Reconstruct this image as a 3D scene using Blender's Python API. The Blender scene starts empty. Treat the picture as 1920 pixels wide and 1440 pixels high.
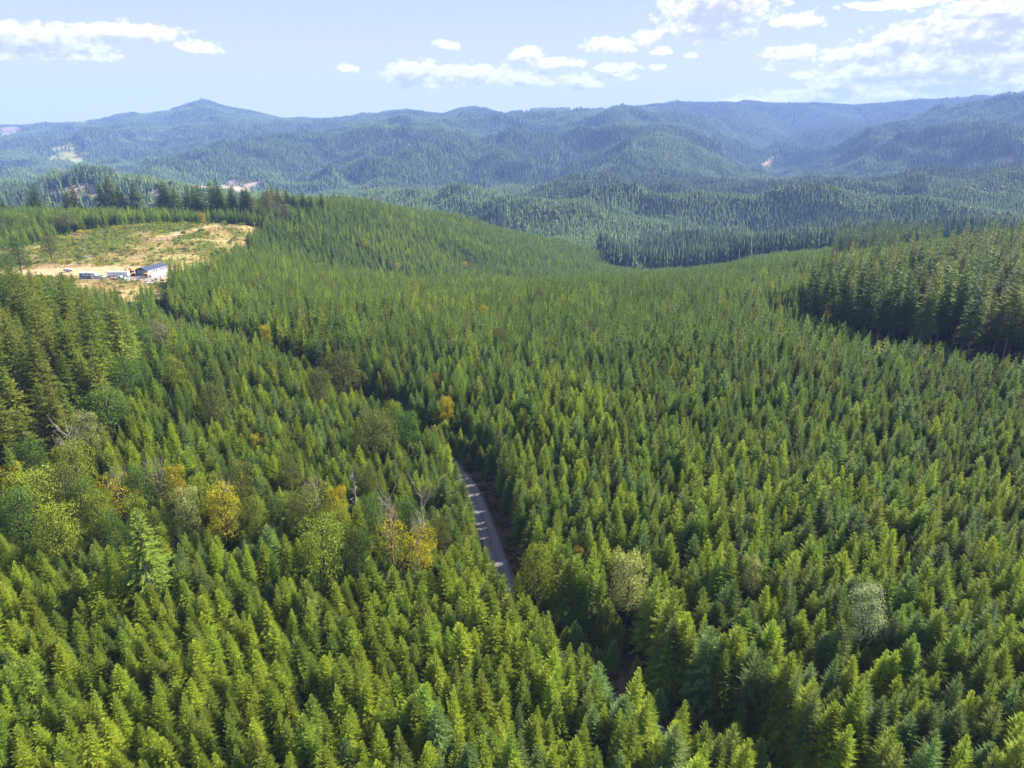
import bpy, bmesh, math, random
import numpy as np
from mathutils import Matrix, Vector

SC = bpy.context.scene
COL = SC.collection
R = math.radians
rng = np.random.default_rng(7)
random.seed(7)

# ------------------------------------------------------------------ camera
F = 1334.0
PITCH = 20.0
CAMZ = 75.0
cam_d = bpy.data.cameras.new("camera")
cam = bpy.data.objects.new("camera", cam_d)
COL.objects.link(cam)
cam.location = (0, 0, CAMZ)
cam.rotation_euler = (R(90 - PITCH), 0, 0)
cam_d.sensor_width = 36
cam_d.lens = 36 * F / 1920
cam_d.clip_start = 1
cam_d.clip_end = 60000
SC.camera = cam

CP, SP = math.cos(R(PITCH)), math.sin(R(PITCH))
def px_dir(u, v):
    """ground-plane slope s = X/Y and rise e = dZ/Y of the sight line through photo point (u, v)"""
    dx = (u - 960) / F
    dy = (720 - v) / F
    yc = CP + dy * SP
    return dx / yc, (-SP + dy * CP) / yc
def to_px(x, y, z):
    zc = z - CAMZ
    d = y * CP - zc * SP
    up = y * SP + zc * CP
    return 960 + F * x / d, 720 - F * up / d

# ------------------------------------------------------------------ light
SUN_AZ = 68.0      # degrees to the right of the view direction (+Y)
SUN_EL = 38.0
SC.view_settings.view_transform = 'Standard'
SC.view_settings.look = 'None'
SC.view_settings.exposure = 1.82
SC.view_settings.gamma = 1
SC.view_settings.use_curve_mapping = False
sun_d = bpy.data.lights.new("sun", 'SUN')
sun_d.energy = 5.0
sun_d.angle = R(0.53)
sun_d.color = (1.0, 0.94, 0.84)
sun = bpy.data.objects.new("sun", sun_d)
COL.objects.link(sun)
sv = Vector((math.sin(R(SUN_AZ)) * math.cos(R(SUN_EL)), math.cos(R(SUN_AZ)) * math.cos(R(SUN_EL)), math.sin(R(SUN_EL))))
sun.rotation_euler = sv.to_track_quat('Z', 'Y').to_euler()
sun.location = sv * 500

world = bpy.data.worlds.new("World")
SC.world = world
world.use_nodes = True
wt = world.node_tree
wt.nodes.clear()
class NT:
    """tiny helper to write node trees"""
    def __init__(s, tree): s.t = tree
    def n(s, typ, **kw):
        nd = s.t.nodes.new(typ)
        for k, v in kw.items(): setattr(nd, k, v)
        return nd
    def put(s, sock, v):
        if isinstance(v, bpy.types.NodeSocket): s.t.links.new(v, sock)
        elif v is not None: sock.default_value = v
    def math(s, op, a, b=None, c=None, clamp=False):
        nd = s.n('ShaderNodeMath', operation=op, use_clamp=clamp)
        for i, x in enumerate((a, b, c)):
            if x is not None: s.put(nd.inputs[i], x)
        return nd.outputs[0]
    def vmath(s, op, a, b=None):
        nd = s.n('ShaderNodeVectorMath', operation=op)
        s.put(nd.inputs[0], a)
        if b is not None: s.put(nd.inputs[1], b)
        return nd.outputs['Value'] if op in ('LENGTH', 'DOT_PRODUCT') else nd.outputs[0]
    def smooth(s, x, lo, hi, a=0.0, b=1.0):
        nd = s.n('ShaderNodeMapRange', interpolation_type='SMOOTHSTEP')
        s.put(nd.inputs['Value'], x)
        for k, v in (('From Min', lo), ('From Max', hi), ('To Min', a), ('To Max', b)): s.put(nd.inputs[k], v)
        return nd.outputs['Result']
    def mix(s, fac, a, b, blend='MIX'):
        nd = s.n('ShaderNodeMix', data_type='RGBA', blend_type=blend)
        s.put(nd.inputs[0], fac)
        for sock, v in ((nd.inputs[6], a), (nd.inputs[7], b)):
            if isinstance(v, (tuple, list)): v = (*v[:3], 1.0)
            s.put(sock, v)
        return nd.outputs[2]
    def noise(s, vec, scale, detail=4, rough=0.55, dist=0.0):
        nd = s.n('ShaderNodeTexNoise')
        s.put(nd.inputs['Vector'], vec)
        for k, v in (('Scale', scale), ('Detail', detail), ('Roughness', rough), ('Distortion', dist)): nd.inputs[k].default_value = v
        return nd.outputs['Fac']

def build_sky():
    w = NT(wt)
    out = w.n('ShaderNodeOutputWorld')
    bg = w.n('ShaderNodeBackground')
    sky = w.n('ShaderNodeTexSky', sky_type='NISHITA')
    sky.sun_disc = False
    sky.sun_elevation = R(SUN_EL)
    sky.sun_rotation = R(SUN_AZ)
    sky.altitude = 300
    sky.air_density = 1.0
    sky.dust_density = 0.6
    sky.ozone_density = 1.6
    STR = 0.105
    bg.inputs['Strength'].default_value = STR
    tc = w.n('ShaderNodeTexCoord')
    sep = w.n('ShaderNodeSeparateXYZ')
    w.put(sep.inputs[0], tc.outputs['Generated'])
    az = w.math('ARCTAN2', sep.outputs[0], sep.outputs[1])
    el = w.math('ARCSINE', sep.outputs[2])
    comb = w.n('ShaderNodeCombineXYZ')
    w.put(comb.inputs[0], az); w.put(comb.inputs[1], el)
    p0 = comb.outputs[0]
    # cumulus clouds: (u, v, half width, half height) in photo pixels -> angles
    clouds = [(60,70,128,20),(130,98,75,12),(20,72,60,20),(240,58,85,15),(371,88,38,11),(655,128,22,7),(836,84,24,9),
              (778,138,58,24),(882,142,95,20),(975,146,70,16),(1092,154,40,17),(985,104,34,16),(1040,118,62,9),
              (1150,86,62,14),(1212,70,28,13),(1238,96,26,9),(1156,126,44,10),(1165,143,30,8),(1232,124,16,7),(1296,103,13,5),
              (1350,12,105,52),(1340,45,90,24),(1490,38,48,14),(1250,14,20,10),(1486,100,46,15),(1572,102,34,11),(1445,128,12,6),
              (1505,142,20,7),(1850,62,120,52),(1900,22,70,26),(1650,90,56,17),(1700,68,60,22),(1770,122,180,26),(1590,156,66,22),
              (1860,155,110,24),(1700,172,230,14),(1460,188,110,7),(1670,8,90,7),(1870,6,80,8),(1410,186,30,5),(1640,130,80,16),
              (2050,90,160,50),(2200,150,150,30),(-120,80,120,26),(1560,172,60,16),(1800,140,130,24)]
    def field(p):
        acc = None
        for (u, v, ru, rv) in clouds:
            s_, e_ = px_dir(u, v)
            a0, e0 = math.atan(s_), math.atan2(e_, math.hypot(1, s_))
            d = w.vmath('SUBTRACT', p, (a0, e0, 0))
            d = w.vmath('MULTIPLY', d, (F / ru * 0.96, F / rv * 0.96, 0))
            l = w.math('SUBTRACT', 1.0, w.vmath('LENGTH', d))
            acc = l if acc is None else w.math('MAXIMUM', acc, l)
        return acc
    def dens(p, fine=True):
        q = w.vmath('MULTIPLY', p, (1.0, 1.5, 1.0))
        n1 = w.noise(q, 62, 7 if fine else 2, 0.60)
        n2 = w.noise(q, 9, 2, 0.5)
        f = field(p)
        t = w.math('MULTIPLY_ADD', w.math('SUBTRACT', n1, 0.5), 2.6, w.math('MULTIPLY', f, 1.15))
        t = w.math('ADD', t, w.math('MULTIPLY', w.math('SUBTRACT', n2, 0.5), 0.5))
        # scattered cumulus over the rest of the sky, away from the view
        off = w.smooth(w.math('ABSOLUTE', az), 0.8, 1.0)
        hi = w.smooth(el, 0.30, 0.42)
        g = w.math('MULTIPLY', w.math('MAXIMUM', off, hi), w.smooth(el, 0.02, 0.12))
        m = w.math('SUBTRACT', w.math('MULTIPLY', w.math('SUBTRACT', w.noise(w.vmath('MULTIPLY', tc.outputs['Generated'], (1, 1, 2.4)), 3.2, 6, 0.6), 0.60), 6.0), w.math('MULTIPLY', w.math('SUBTRACT', 1.0, g), 9.0))
        return w.math('MAXIMUM', t, m)
    d0 = dens(p0)
    d1 = dens(w.vmath('ADD', p0, (0.003, 0.012, 0)), False)    # a step towards the sun, through the cloud
    alpha = w.smooth(d0, 0.0, 0.42)
    grey = w.math('MULTIPLY', w.smooth(d1, 0.0, 1.1), 0.95)
    k = 1.0 / (STR * 2 ** SC.view_settings.exposure)      # k = white in the picture
    ccol = w.mix(grey, (1.25 * k, 1.23 * k, 1.22 * k), (0.63 * k, 0.67 * k, 0.73 * k))
    base = w.mix(1.0, sky.outputs[0], (1.08, 0.97, 1.06), 'MULTIPLY')
    # thin veil of haze cloud that pales the sky towards the horizon
    veil = w.smooth(w.math('ABSOLUTE', el), 0.0, 0.60, 0.96, 0.80)
    pale = w.mix(w.smooth(w.math('ABSOLUTE', el), 0.0, 0.22), (0.80 * k, 0.84 * k, 1.02 * k), (0.51 * k, 0.635 * k, 0.96 * k))
    base = w.mix(veil, base, pale)
    col = w.mix(w.math('MULTIPLY', alpha, 0.97), base, ccol)
    w.put(bg.inputs['Color'], col)
    w.put(out.inputs['Surface'], bg.outputs[0])
    world.cycles.sampling_method = 'MANUAL'
    world.cycles.sample_map_resolution = 512
build_sky()

try:
    SC.cycles.use_denoising = True
    SC.cycles.denoising_input_passes = 'RGB_ALBEDO_NORMAL'
    SC.cycles.denoising_prefilter = 'NONE'
    SC.cycles.max_bounces = 6
    SC.cycles.diffuse_bounces = 3
    SC.cycles.transmission_bounces = 3
    SC.cycles.transparent_max_bounces = 4
    SC.cycles.volume_bounces = 0
except Exception as e:
    print(e)

# ------------------------------------------------------------------ helpers
def props(o, label=None, cat=None, group=None, kind=None):
    if label: o['label'] = label
    if cat: o['category'] = cat
    if group: o['group'] = group
    if kind: o['kind'] = kind
    return o

def link(o, parent=None):
    COL.objects.link(o)
    if parent is not None: o.parent = parent
    return o

def empty(name, loc, rz=0.0, sc=1.0):
    o = bpy.data.objects.new(name, None)
    o.location = loc
    o.rotation_euler = (0, 0, rz)
    o.scale = (sc, sc, sc)
    o.empty_display_size = 0.5
    return link(o)

def np_mesh(name, verts, quads=None, tris=None, mats=(), matidx=None, tint=None, smooth=False):
    me = bpy.data.meshes.new(name)
    quads = np.zeros((0, 4), int) if quads is None else np.asarray(quads)
    tris = np.zeros((0, 3), int) if tris is None else np.asarray(tris)
    nv, nq, nt = len(verts), len(quads), len(tris)
    me.vertices.add(nv)
    me.vertices.foreach_set('co', np.asarray(verts, np.float32).ravel())
    me.loops.add(nq * 4 + nt * 3)
    me.polygons.add(nq + nt)
    me.loops.foreach_set('vertex_index', np.concatenate([quads.ravel(), tris.ravel()]).astype(np.int32))
    st = np.concatenate([np.arange(nq) * 4, nq * 4 + np.arange(nt) * 3]).astype(np.int32)
    me.polygons.foreach_set('loop_start', st)
    for m in mats: me.materials.append(m)
    if matidx is not None: me.polygons.foreach_set('material_index', np.asarray(matidx, np.int32))
    if smooth: me.polygons.foreach_set('use_smooth', np.ones(nq + nt, bool))
    if tint is not None:
        a = me.attributes.new('tint', 'FLOAT', 'POINT')
        a.data.foreach_set('value', np.asarray(tint, np.float32))
    me.update(calc_edges=True)
    return me

def obj(name, me, parent=None, mat=None):
    o = bpy.data.objects.new(name, me)
    if mat is not None: me.materials.append(mat)
    return link(o, parent)

# ------------------------------------------------------------------ materials
def new_mat(name):
    m = bpy.data.materials.new(name)
    m.use_nodes = True
    m.node_tree.nodes.clear()
    return m, NT(m.node_tree)

def foliage(name, base, tip, trans=0.3, var=0.28, hue=0.011, patch=0.16, rough=0.55):
    m, w = new_mat(name)
    out = w.n('ShaderNodeOutputMaterial')
    oi = w.n('ShaderNodeObjectInfo')
    at = w.n('ShaderNodeAttribute', attribute_name='tint')
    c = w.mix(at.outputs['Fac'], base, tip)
    hsv = w.n('ShaderNodeHueSaturation')
    rnd = oi.outputs['Random']
    r2 = w.math('FRACT', w.math('MULTIPLY', rnd, 17.31))
    w.put(hsv.inputs['Hue'], w.math('MULTIPLY_ADD', w.math('SUBTRACT', r2, 0.5), hue * 2, 0.5))
    pn = w.noise(oi.outputs['Location'], 0.009, 3, 0.6)
    val = w.math('MULTIPLY_ADD', w.math('SUBTRACT', rnd, 0.5), var * 2, 1.0)
    val = w.math('MULTIPLY', val, w.math('MULTIPLY_ADD', w.math('SUBTRACT', pn, 0.5), patch * 4, 1.0))
    w.put(hsv.inputs['Value'], val)
    hsv.inputs['Saturation'].default_value = 1.0
    w.put(hsv.inputs['Color'], c)
    pr = w.n('ShaderNodeBsdfPrincipled')
    w.put(pr.inputs['Base Color'], hsv.outputs[0])
    pr.inputs['Roughness'].default_value = rough
    pr.inputs['Specular IOR Level'].default_value = 0.14
    tr = w.n('ShaderNodeBsdfTranslucent')
    w.put(tr.inputs['Color'], w.mix(1.0, hsv.outputs[0], (1.25, 1.25, 0.55), 'MULTIPLY'))
    mx = w.n('ShaderNodeMixShader')
    mx.inputs[0].default_value = trans
    w.put(mx.inputs[1], pr.outputs[0]); w.put(mx.inputs[2], tr.outputs[0])
    w.put(out.inputs['Surface'], mx.outputs[0])
    return m

def plain(name, col, rough=0.7, spec=0.3, metal=0.0, nscale=3.0, namt=0.15, coord='Object', bump=0.0):
    m, w = new_mat(name)
    out = w.n('ShaderNodeOutputMaterial')
    tc = w.n('ShaderNodeTexCoord')
    nz = w.noise(tc.outputs[coord], nscale, 5, 0.6)
    c = w.mix(nz, tuple(x * (1 - namt) for x in col), tuple(min(1, x * (1 + namt)) for x in col))
    pr = w.n('ShaderNodeBsdfPrincipled')
    w.put(pr.inputs['Base Color'], c)
    pr.inputs['Roughness'].default_value = rough
    pr.inputs['Specular IOR Level'].default_value = spec
    pr.inputs['Metallic'].default_value = metal
    if bump:
        b = w.n('ShaderNodeBump'); b.inputs['Strength'].default_value = bump
        w.put(b.inputs['Height'], nz); w.put(pr.inputs['Normal'], b.outputs[0])
    w.put(out.inputs['Surface'], pr.outputs[0])
    return m

M = {}
# young fir tones
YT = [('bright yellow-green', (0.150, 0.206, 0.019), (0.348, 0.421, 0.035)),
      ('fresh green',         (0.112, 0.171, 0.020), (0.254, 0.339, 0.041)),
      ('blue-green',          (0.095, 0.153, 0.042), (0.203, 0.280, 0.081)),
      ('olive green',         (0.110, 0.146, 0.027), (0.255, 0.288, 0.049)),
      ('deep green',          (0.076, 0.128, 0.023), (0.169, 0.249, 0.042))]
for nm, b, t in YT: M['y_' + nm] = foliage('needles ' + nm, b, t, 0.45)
MT = [('dark green',  (0.051, 0.092, 0.017), (0.129, 0.184, 0.028)),
      ('olive',       (0.098, 0.127, 0.019), (0.240, 0.260, 0.038)),
      ('mid green',   (0.074, 0.123, 0.019), (0.185, 0.245, 0.031))]
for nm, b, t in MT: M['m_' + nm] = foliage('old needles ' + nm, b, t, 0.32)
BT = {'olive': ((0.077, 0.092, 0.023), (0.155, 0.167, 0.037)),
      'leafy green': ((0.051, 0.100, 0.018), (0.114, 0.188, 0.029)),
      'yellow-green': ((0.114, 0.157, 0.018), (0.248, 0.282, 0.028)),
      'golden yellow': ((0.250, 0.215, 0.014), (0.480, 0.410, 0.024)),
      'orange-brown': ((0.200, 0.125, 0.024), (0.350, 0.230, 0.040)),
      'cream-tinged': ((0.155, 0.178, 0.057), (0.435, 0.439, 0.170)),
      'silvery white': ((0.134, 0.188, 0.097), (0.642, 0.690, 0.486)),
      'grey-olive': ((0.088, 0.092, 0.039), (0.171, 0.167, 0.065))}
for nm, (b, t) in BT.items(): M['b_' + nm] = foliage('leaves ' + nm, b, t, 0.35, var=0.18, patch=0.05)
M['dead_red'] = foliage('dead red needles', (0.16, 0.045, 0.025), (0.28, 0.085, 0.045), 0.1, var=0.05, patch=0)
M['dead_grey'] = foliage('dead grey twigs', (0.13, 0.105, 0.11), (0.21, 0.175, 0.185), 0.05, var=0.05, patch=0)
M['bark'] = plain('bark', (0.060, 0.045, 0.036), 0.9, 0.1, nscale=2.5, namt=0.5)
M['pale_bark'] = plain('pale bark', (0.17, 0.135, 0.115), 0.9, 0.1, nscale=2.5, namt=0.4)
M['dead_wood'] = plain('dead wood', (0.20, 0.175, 0.155), 0.9, 0.1, nscale=2.5, namt=0.3)
FT = [(0.074, 0.122, 0.034), (0.046, 0.076, 0.028), (0.088, 0.132, 0.036), (0.026, 0.046, 0.020)]
for i, c in enumerate(FT): M['f%d' % i] = foliage('far needles %d' % i, c, tuple(x * 1.25 for x in c), 0.10, var=0.22, patch=0.10, rough=0.9)
M['far_leaf'] = foliage('far autumn leaves', (0.10, 0.125, 0.04), (0.17, 0.19, 0.06), 0.2, var=0.3, hue=0.012, patch=0.1)

# ------------------------------------------------------------------ terrain
def hash2(ix, iy, seed):
    h = (ix.astype(np.int64) * 374761393 + iy.astype(np.int64) * 668265263 + seed * 1442695041) & 0xFFFFFFFF
    h = ((h ^ (h >> 13)) * 1274126177) & 0xFFFFFFFF
    return ((h ^ (h >> 16)) & 0xFFFFFF) / float(0xFFFFFF)
def vnoise(x, y, seed=0):
    ix, iy = np.floor(x), np.floor(y)
    fx, fy = x - ix, y - iy
    fx = fx * fx * fx * (fx * (fx * 6 - 15) + 10); fy = fy * fy * fy * (fy * (fy * 6 - 15) + 10)
    ix = ix.astype(np.int64); iy = iy.astype(np.int64)
    a = hash2(ix, iy, seed); b = hash2(ix + 1, iy, seed); c = hash2(ix, iy + 1, seed); d = hash2(ix + 1, iy + 1, seed)
    return (a + (b - a) * fx) * (1 - fy) + (c + (d - c) * fx) * fy - 0.5
def fbm(x, y, octs=4, seed=0, gain=0.5):
    s = 0; a = 1.0
    for o in range(octs):
        c, sn = math.cos(o * 1.1 + .4), math.sin(o * 1.1 + .4)
        s = s + a * vnoise((x * c - y * sn) * 2 ** o + 13.7 * o, (x * sn + y * c) * 2 ** o - 7.1 * o, seed + o)
        a *= gain
    return s
def ridged(x, y, octs=4, seed=0):
    s = 0; a = 1.0
    for o in range(octs):
        c, sn = math.cos(o * 0.9 + .7), math.sin(o * 0.9 + .7)
        n = vnoise((x * c - y * sn) * 2 ** o + 3.7 * o, (x * sn + y * c) * 2 ** o - 9.1 * o, seed + o)
        s = s + a * (0.5 - np.sqrt(n * n * 4 + 0.015))
        a *= 0.5
    return s

def sm(t): t = np.clip(t, 0, 1); return t * t * (3 - 2 * t)
# profile lines, each a polyline over the photo's columns: (u, depth Y, ('z', height) or ('v', photo row))
def L(*pts): return pts
Z = lambda u, Y, z: (u, Y, 'z', z)
V = lambda u, Y, v: (u, Y, 'v', v)
LINES = [ # 17 lines, the skyline is number 15
 L(Z(960, -600, 0)),
 L(Z(960, 60, 0)),
 L(Z(0,260,2), Z(400,260,-1), Z(900,260,-5), Z(1200,260,-4), Z(1900,260,1)),
 L(Z(0,400,-3), Z(290,400,-2.2), Z(430,400,-5), Z(550,400,-10), Z(800,400,-19), Z(1000,400,-20), Z(1200,400,-16), Z(1450,400,-10), Z(1900,400,0)),
 L(Z(0,480,-1), Z(290,480,0), Z(430,480,-4), Z(578,480,-20), Z(734,480,-26), Z(851,480,-31), Z(1008,480,-32), Z(1164,480,-29), Z(1300,480,-24), Z(1450,480,-16), Z(1600,480,-13), Z(1750,480,-7), Z(1920,480,1)),
 L(Z(0,560,2), Z(300,560,3), Z(430,560,0), Z(500,560,-10), Z(578,525,-36), Z(734,530,-54), Z(851,535,-62), Z(1008,560,-68), Z(1164,580,-62), Z(1300,580,-50), Z(1500,560,-34), Z(1700,560,-26), Z(1920,560,-12)),
 L(Z(0,600,1), Z(300,600,1), Z(450,610,0), Z(530,660,0), Z(620,700,-1), Z(700,740,-9), Z(800,800,-29), Z(900,850,-50), Z(1000,880,-66), Z(1100,900,-80), Z(1170,920,-98), Z(1300,880,-100), Z(1500,700,-50), Z(1640,660,-36), Z(1760,680,-38), Z(1920,700,-34)),
 L(Z(0,690,-14), Z(300,690,-14), Z(450,700,-14), Z(530,760,-5), Z(620,800,-8), Z(700,840,-16), Z(800,900,-38), Z(900,930,-57), Z(1000,950,-74), Z(1100,980,-89), Z(1170,1000,-105), Z(1300,1000,-109), Z(1500,860,-80), Z(1640,840,-66), Z(1920,850,-60)),
 L(Z(0,1120,-70), Z(400,1120,-80), Z(700,1150,-95), Z(1000,1200,-118), Z(1200,1200,-132), Z(1500,1150,-115), Z(1920,1100,-90)),
 L(V(0,1500,376), V(130,1500,370), V(250,1500,359), V(350,1500,352), V(480,1550,355), V(600,1500,374), V(750,1500,394), V(850,1500,402), V(950,1600,388), V(1050,1750,368), V(1150,1850,352), V(1250,1900,347), V(1350,1900,352), V(1450,1850,366), V(1520,1800,372), V(1600,1800,364), V(1700,1800,354), V(1800,1700,349), V(1920,1700,348)),
 L(Z(0,2300,-115), Z(400,2300,-125), Z(800,2350,-150), Z(1200,2450,-160), Z(1450,2450,-150), Z(1700,2400,-115), Z(1920,2300,-95)),
 L(V(0,3000,332), V(200,3000,318), V(400,3000,308), V(600,3000,302), V(750,2900,292), V(850,3000,304), V(950,2900,288), V(1050,3000,296), V(1200,2900,268), V(1300,3000,290), V(1400,3000,325), V(1500,3000,326), V(1600,2900,302), V(1700,2900,282), V(1920,2800,255)),
 L(V(0,3700,306), V(200,3700,292), V(400,3700,286), V(600,3700,276), V(750,3600,266), V(900,3700,268), V(1050,3700,264), V(1200,3600,246), V(1300,3600,256), V(1380,3700,286), V(1440,3800,304), V(1520,3700,292), V(1600,3600,272), V(1700,3500,250), V(1800,3400,232), V(1920,3400,212)),
 L(V(0,4400,278), V(150,4400,262), V(300,4400,264), V(450,4400,257), V(600,4400,250), V(740,4300,232), V(850,4400,246), V(960,4300,240), V(1050,4200,229), V(1200,4200,222), V(1300,4200,233), V(1380,4400,262), V(1440,4500,286), V(1520,4400,280), V(1600,4300,257), V(1700,4200,233), V(1800,4200,211), V(1920,4100,190)),
 L(V(0,5000,262), V(200,5000,250), V(400,5000,238), V(600,5000,242), V(760,5000,230), V(900,5000,230), V(1100,5000,215), V(1300,5000,218), V(1400,5000,250), V(1450,5100,270), V(1550,5100,258), V(1650,5100,238), V(1750,5000,222), V(1850,4900,203), V(1920,4900,187)),
 L(*[V(u, 6100, v + 3) for u, v in ((-200,236),(0,232),(60,232),(130,230),(190,225),(240,215),(330,203),(355,196),(380,192),(400,194),(420,200),(450,205),(500,215),(530,222),(620,226),(660,219),(720,208),(760,206),(810,216),(832,217),(860,207),(885,204),(920,208),(960,214),(1000,209),(1080,206),(1170,197),(1250,195),(1340,191),(1400,192),(1450,195),(1530,194),(1600,198),(1680,192),(1750,188),(1800,184),(1860,180),(1920,174),(2100,165))]),
 L(Z(960, 8500, 20)),
 L(Z(960, 9500, -20)),
]
S_SAMP = np.linspace(-1.25, 1.25, 1001)
LY, LZ = [], []
for li, ln in enumerate(LINES):
    ss, ys, zs = [], [], []
    for (u, Y, k, val) in ln:
        if k == 'z':
            s_ = (u - 960) / F / (CP + 0.1 * SP)
            z_ = val
        else:
            s_, e_ = px_dir(u, val)
            z_ = CAMZ + Y * e_
        ss.append(s_); ys.append(Y); zs.append(z_)
    o = np.argsort(ss)
    yy = np.interp(S_SAMP, np.array(ss)[o], np.array(ys, float)[o]); zz = np.interp(S_SAMP, np.array(ss)[o], np.array(zs, float)[o])
    wdt = 2 if li == 15 else 22
    k = np.exp(-np.linspace(-2.5, 2.5, 2 * wdt + 1) ** 2); k /= k.sum()
    yy = np.convolve(np.pad(yy, wdt, 'edge'), k, 'valid'); zz = np.convolve(np.pad(zz, wdt, 'edge'), k, 'valid')
    LY.append(yy); LZ.append(zz)
LY = np.array(LY); LZ = np.array(LZ)
PAD = (-205.0, 388.0)

SWALE = None
def height(x, y):
    x = np.asarray(x, float); y = np.asarray(y, float)
    r = np.hypot(x, y)
    az = np.arctan2(x, y)
    azc = np.clip(az, -0.86, 0.86)
    s = np.tan(azc)
    Y = r * np.cos(azc)
    f = np.clip((s + 1.25) / 2.5 * 1000, 0, 999.999)
    i0 = f.astype(int); t = f - i0
    z = np.zeros_like(Y)
    y0 = LY[0][i0] * (1 - t) + LY[0][i0 + 1] * t; z0 = LZ[0][i0] * (1 - t) + LZ[0][i0 + 1] * t
    z = z + z0
    for k in range(1, len(LY)):
        y1 = LY[k][i0] * (1 - t) + LY[k][i0 + 1] * t; z1 = LZ[k][i0] * (1 - t) + LZ[k][i0 + 1] * t
        q = np.clip((Y - y0) / (y1 - y0), 0, 1)
        q = q * 0.35 + 0.65 * sm(q)
        z = z + (z1 - z0) * q
        y0, z0 = y1, z1
    # relief
    amp = np.interp(Y, [0, 350, 700, 1100, 1800, 2600, 4000, 5400, 6100, 7000, 9000], [0, 0.2, 2, 26, 84, 86, 92, 64, 10, 40, 50])
    n = (ridged(x / 620, y / 620, 4, 11) * sm((Y - 1500) / 1800) + ridged(x / 430, y / 430, 3, 15) * (1 - sm((Y - 1500) / 1800))) * 0.9 + ridged(x / 270, y / 270, 3, 5) * 0.30
    z = z + amp * (n * 1.55 + (-0.42 + 0.34 * sm((s + 0.08) / 0.2) * np.interp(Y, [1050, 1500, 2200, 2900], [0, 1, 1, 0])))
    z = z + np.interp(Y, [0, 150, 500, 1500], [0.4, 0.9, 1.6, 3]) * fbm(x / 55, y / 55, 2, 3)
    z = z + np.interp(r, [0, 90, 160, 420, 520], [0, 1.0, 2.6, 3.2, 0]) * fbm(x / 95, y / 95, 2, 19)
    if SWALE is not None:
        nr_ = np.nonzero(r.ravel() < 380)[0]
        if len(nr_):
            zf = z.ravel().copy(); dd_ = dist_path(x.ravel()[nr_], y.ravel()[nr_], SWALE)
            zf[nr_] -= 4.2 * np.exp(-(dd_ / 15) ** 2); z = zf.reshape(z.shape)
    # levelled pad round the workshop
    d = np.hypot((x - PAD[0]) / 60, (y - PAD[1]) / 26)
    wgt = 1 - sm((d - 0.75) / 0.6)
    z = z * (1 - wgt) + (-2.0) * wgt
    return z
def hz(x, y): return float(height(np.array([x]), np.array([y]))[0])

def ground_at(u, v, ymax=9000, dz=0.0):
    """first point of the terrain on the sight line through photo point (u, v)"""
    s_, e_ = px_dir(u, v)
    Y = np.concatenate([np.arange(40, 900, 1.0), np.geomspace(900, ymax, 900)])
    zz = height(s_ * Y, Y)
    hit = np.nonzero(zz + dz >= CAMZ + e_ * Y)[0]
    k = hit[0] if len(hit) else len(Y) - 1
    return s_ * Y[k], Y[k]
def ground_many(pts): return np.array([ground_at(*p) for p in pts])
def at_depth(u, Y):
    s_ = (u - 960) / F / (CP + 0.12 * SP)
    return s_ * Y, Y
def top_at(u, v, h):
    """the place where a thing of height h shows its top at photo point (u, v)"""
    s_, e_ = px_dir(u, v)
    Y = np.concatenate([np.arange(40, 900, 0.5), np.geomspace(900, 8000, 900)])
    zz = height(s_ * Y, Y) + h
    hit = np.nonzero(zz >= CAMZ + e_ * Y)[0]
    k = hit[0] if len(hit) else len(Y) - 1
    return s_ * Y[k], Y[k]

def in_poly(x, y, poly):
    inside = np.zeros(len(x), bool)
    n = len(poly)
    for i in range(n):
        x1, y1 = poly[i]; x2, y2 = poly[(i + 1) % n]
        c = ((y1 > y) != (y2 > y)) & (x < (x2 - x1) * (y - y1) / (y2 - y1 + 1e-12) + x1)
        inside ^= c
    return inside
def dist_path(x, y, path):
    d = np.full(len(x), 1e9)
    for i in range(len(path) - 1):
        ax, ay = path[i]; bx, by = path[i + 1]
        vx, vy = bx - ax, by - ay
        t = np.clip(((x - ax) * vx + (y - ay) * vy) / (vx * vx + vy * vy), 0, 1)
        d = np.minimum(d, np.hypot(x - ax - t * vx, y - ay - t * vy))
    return d
def smooth_path(P, n=12):
    P = np.array(P, float); out = []
    Q = np.vstack([2 * P[0] - P[1], P, 2 * P[-1] - P[-2]])
    for i in range(1, len(Q) - 2):
        for t in np.linspace(0, 1, n, endpoint=False):
            a, b, c, d = Q[i - 1], Q[i], Q[i + 1], Q[i + 2]
            out.append(0.5 * (2 * b + (c - a) * t + (2 * a - 5 * b + 4 * c - d) * t * t + (3 * b - 3 * c + d - a) * t ** 3))
    out.append(P[-1])
    return np.array(out)

ROAD = smooth_path([(66, 22), (48, 44), (31, 64), (13, 83)] + [tuple(ground_at(u_, v_, dz=-4.1)) for u_, v_ in ((962, 1150), (948, 1100), (930, 1050), (908, 985), (884, 925), (862, 890), (838, 865))] + [(-27, 172), (-44, 196), (-72, 226), (-108, 255), (-140, 285), (-156, 308), (-162, 322)])
SWALE = ROAD[::4]
EDGE = {}
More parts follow.
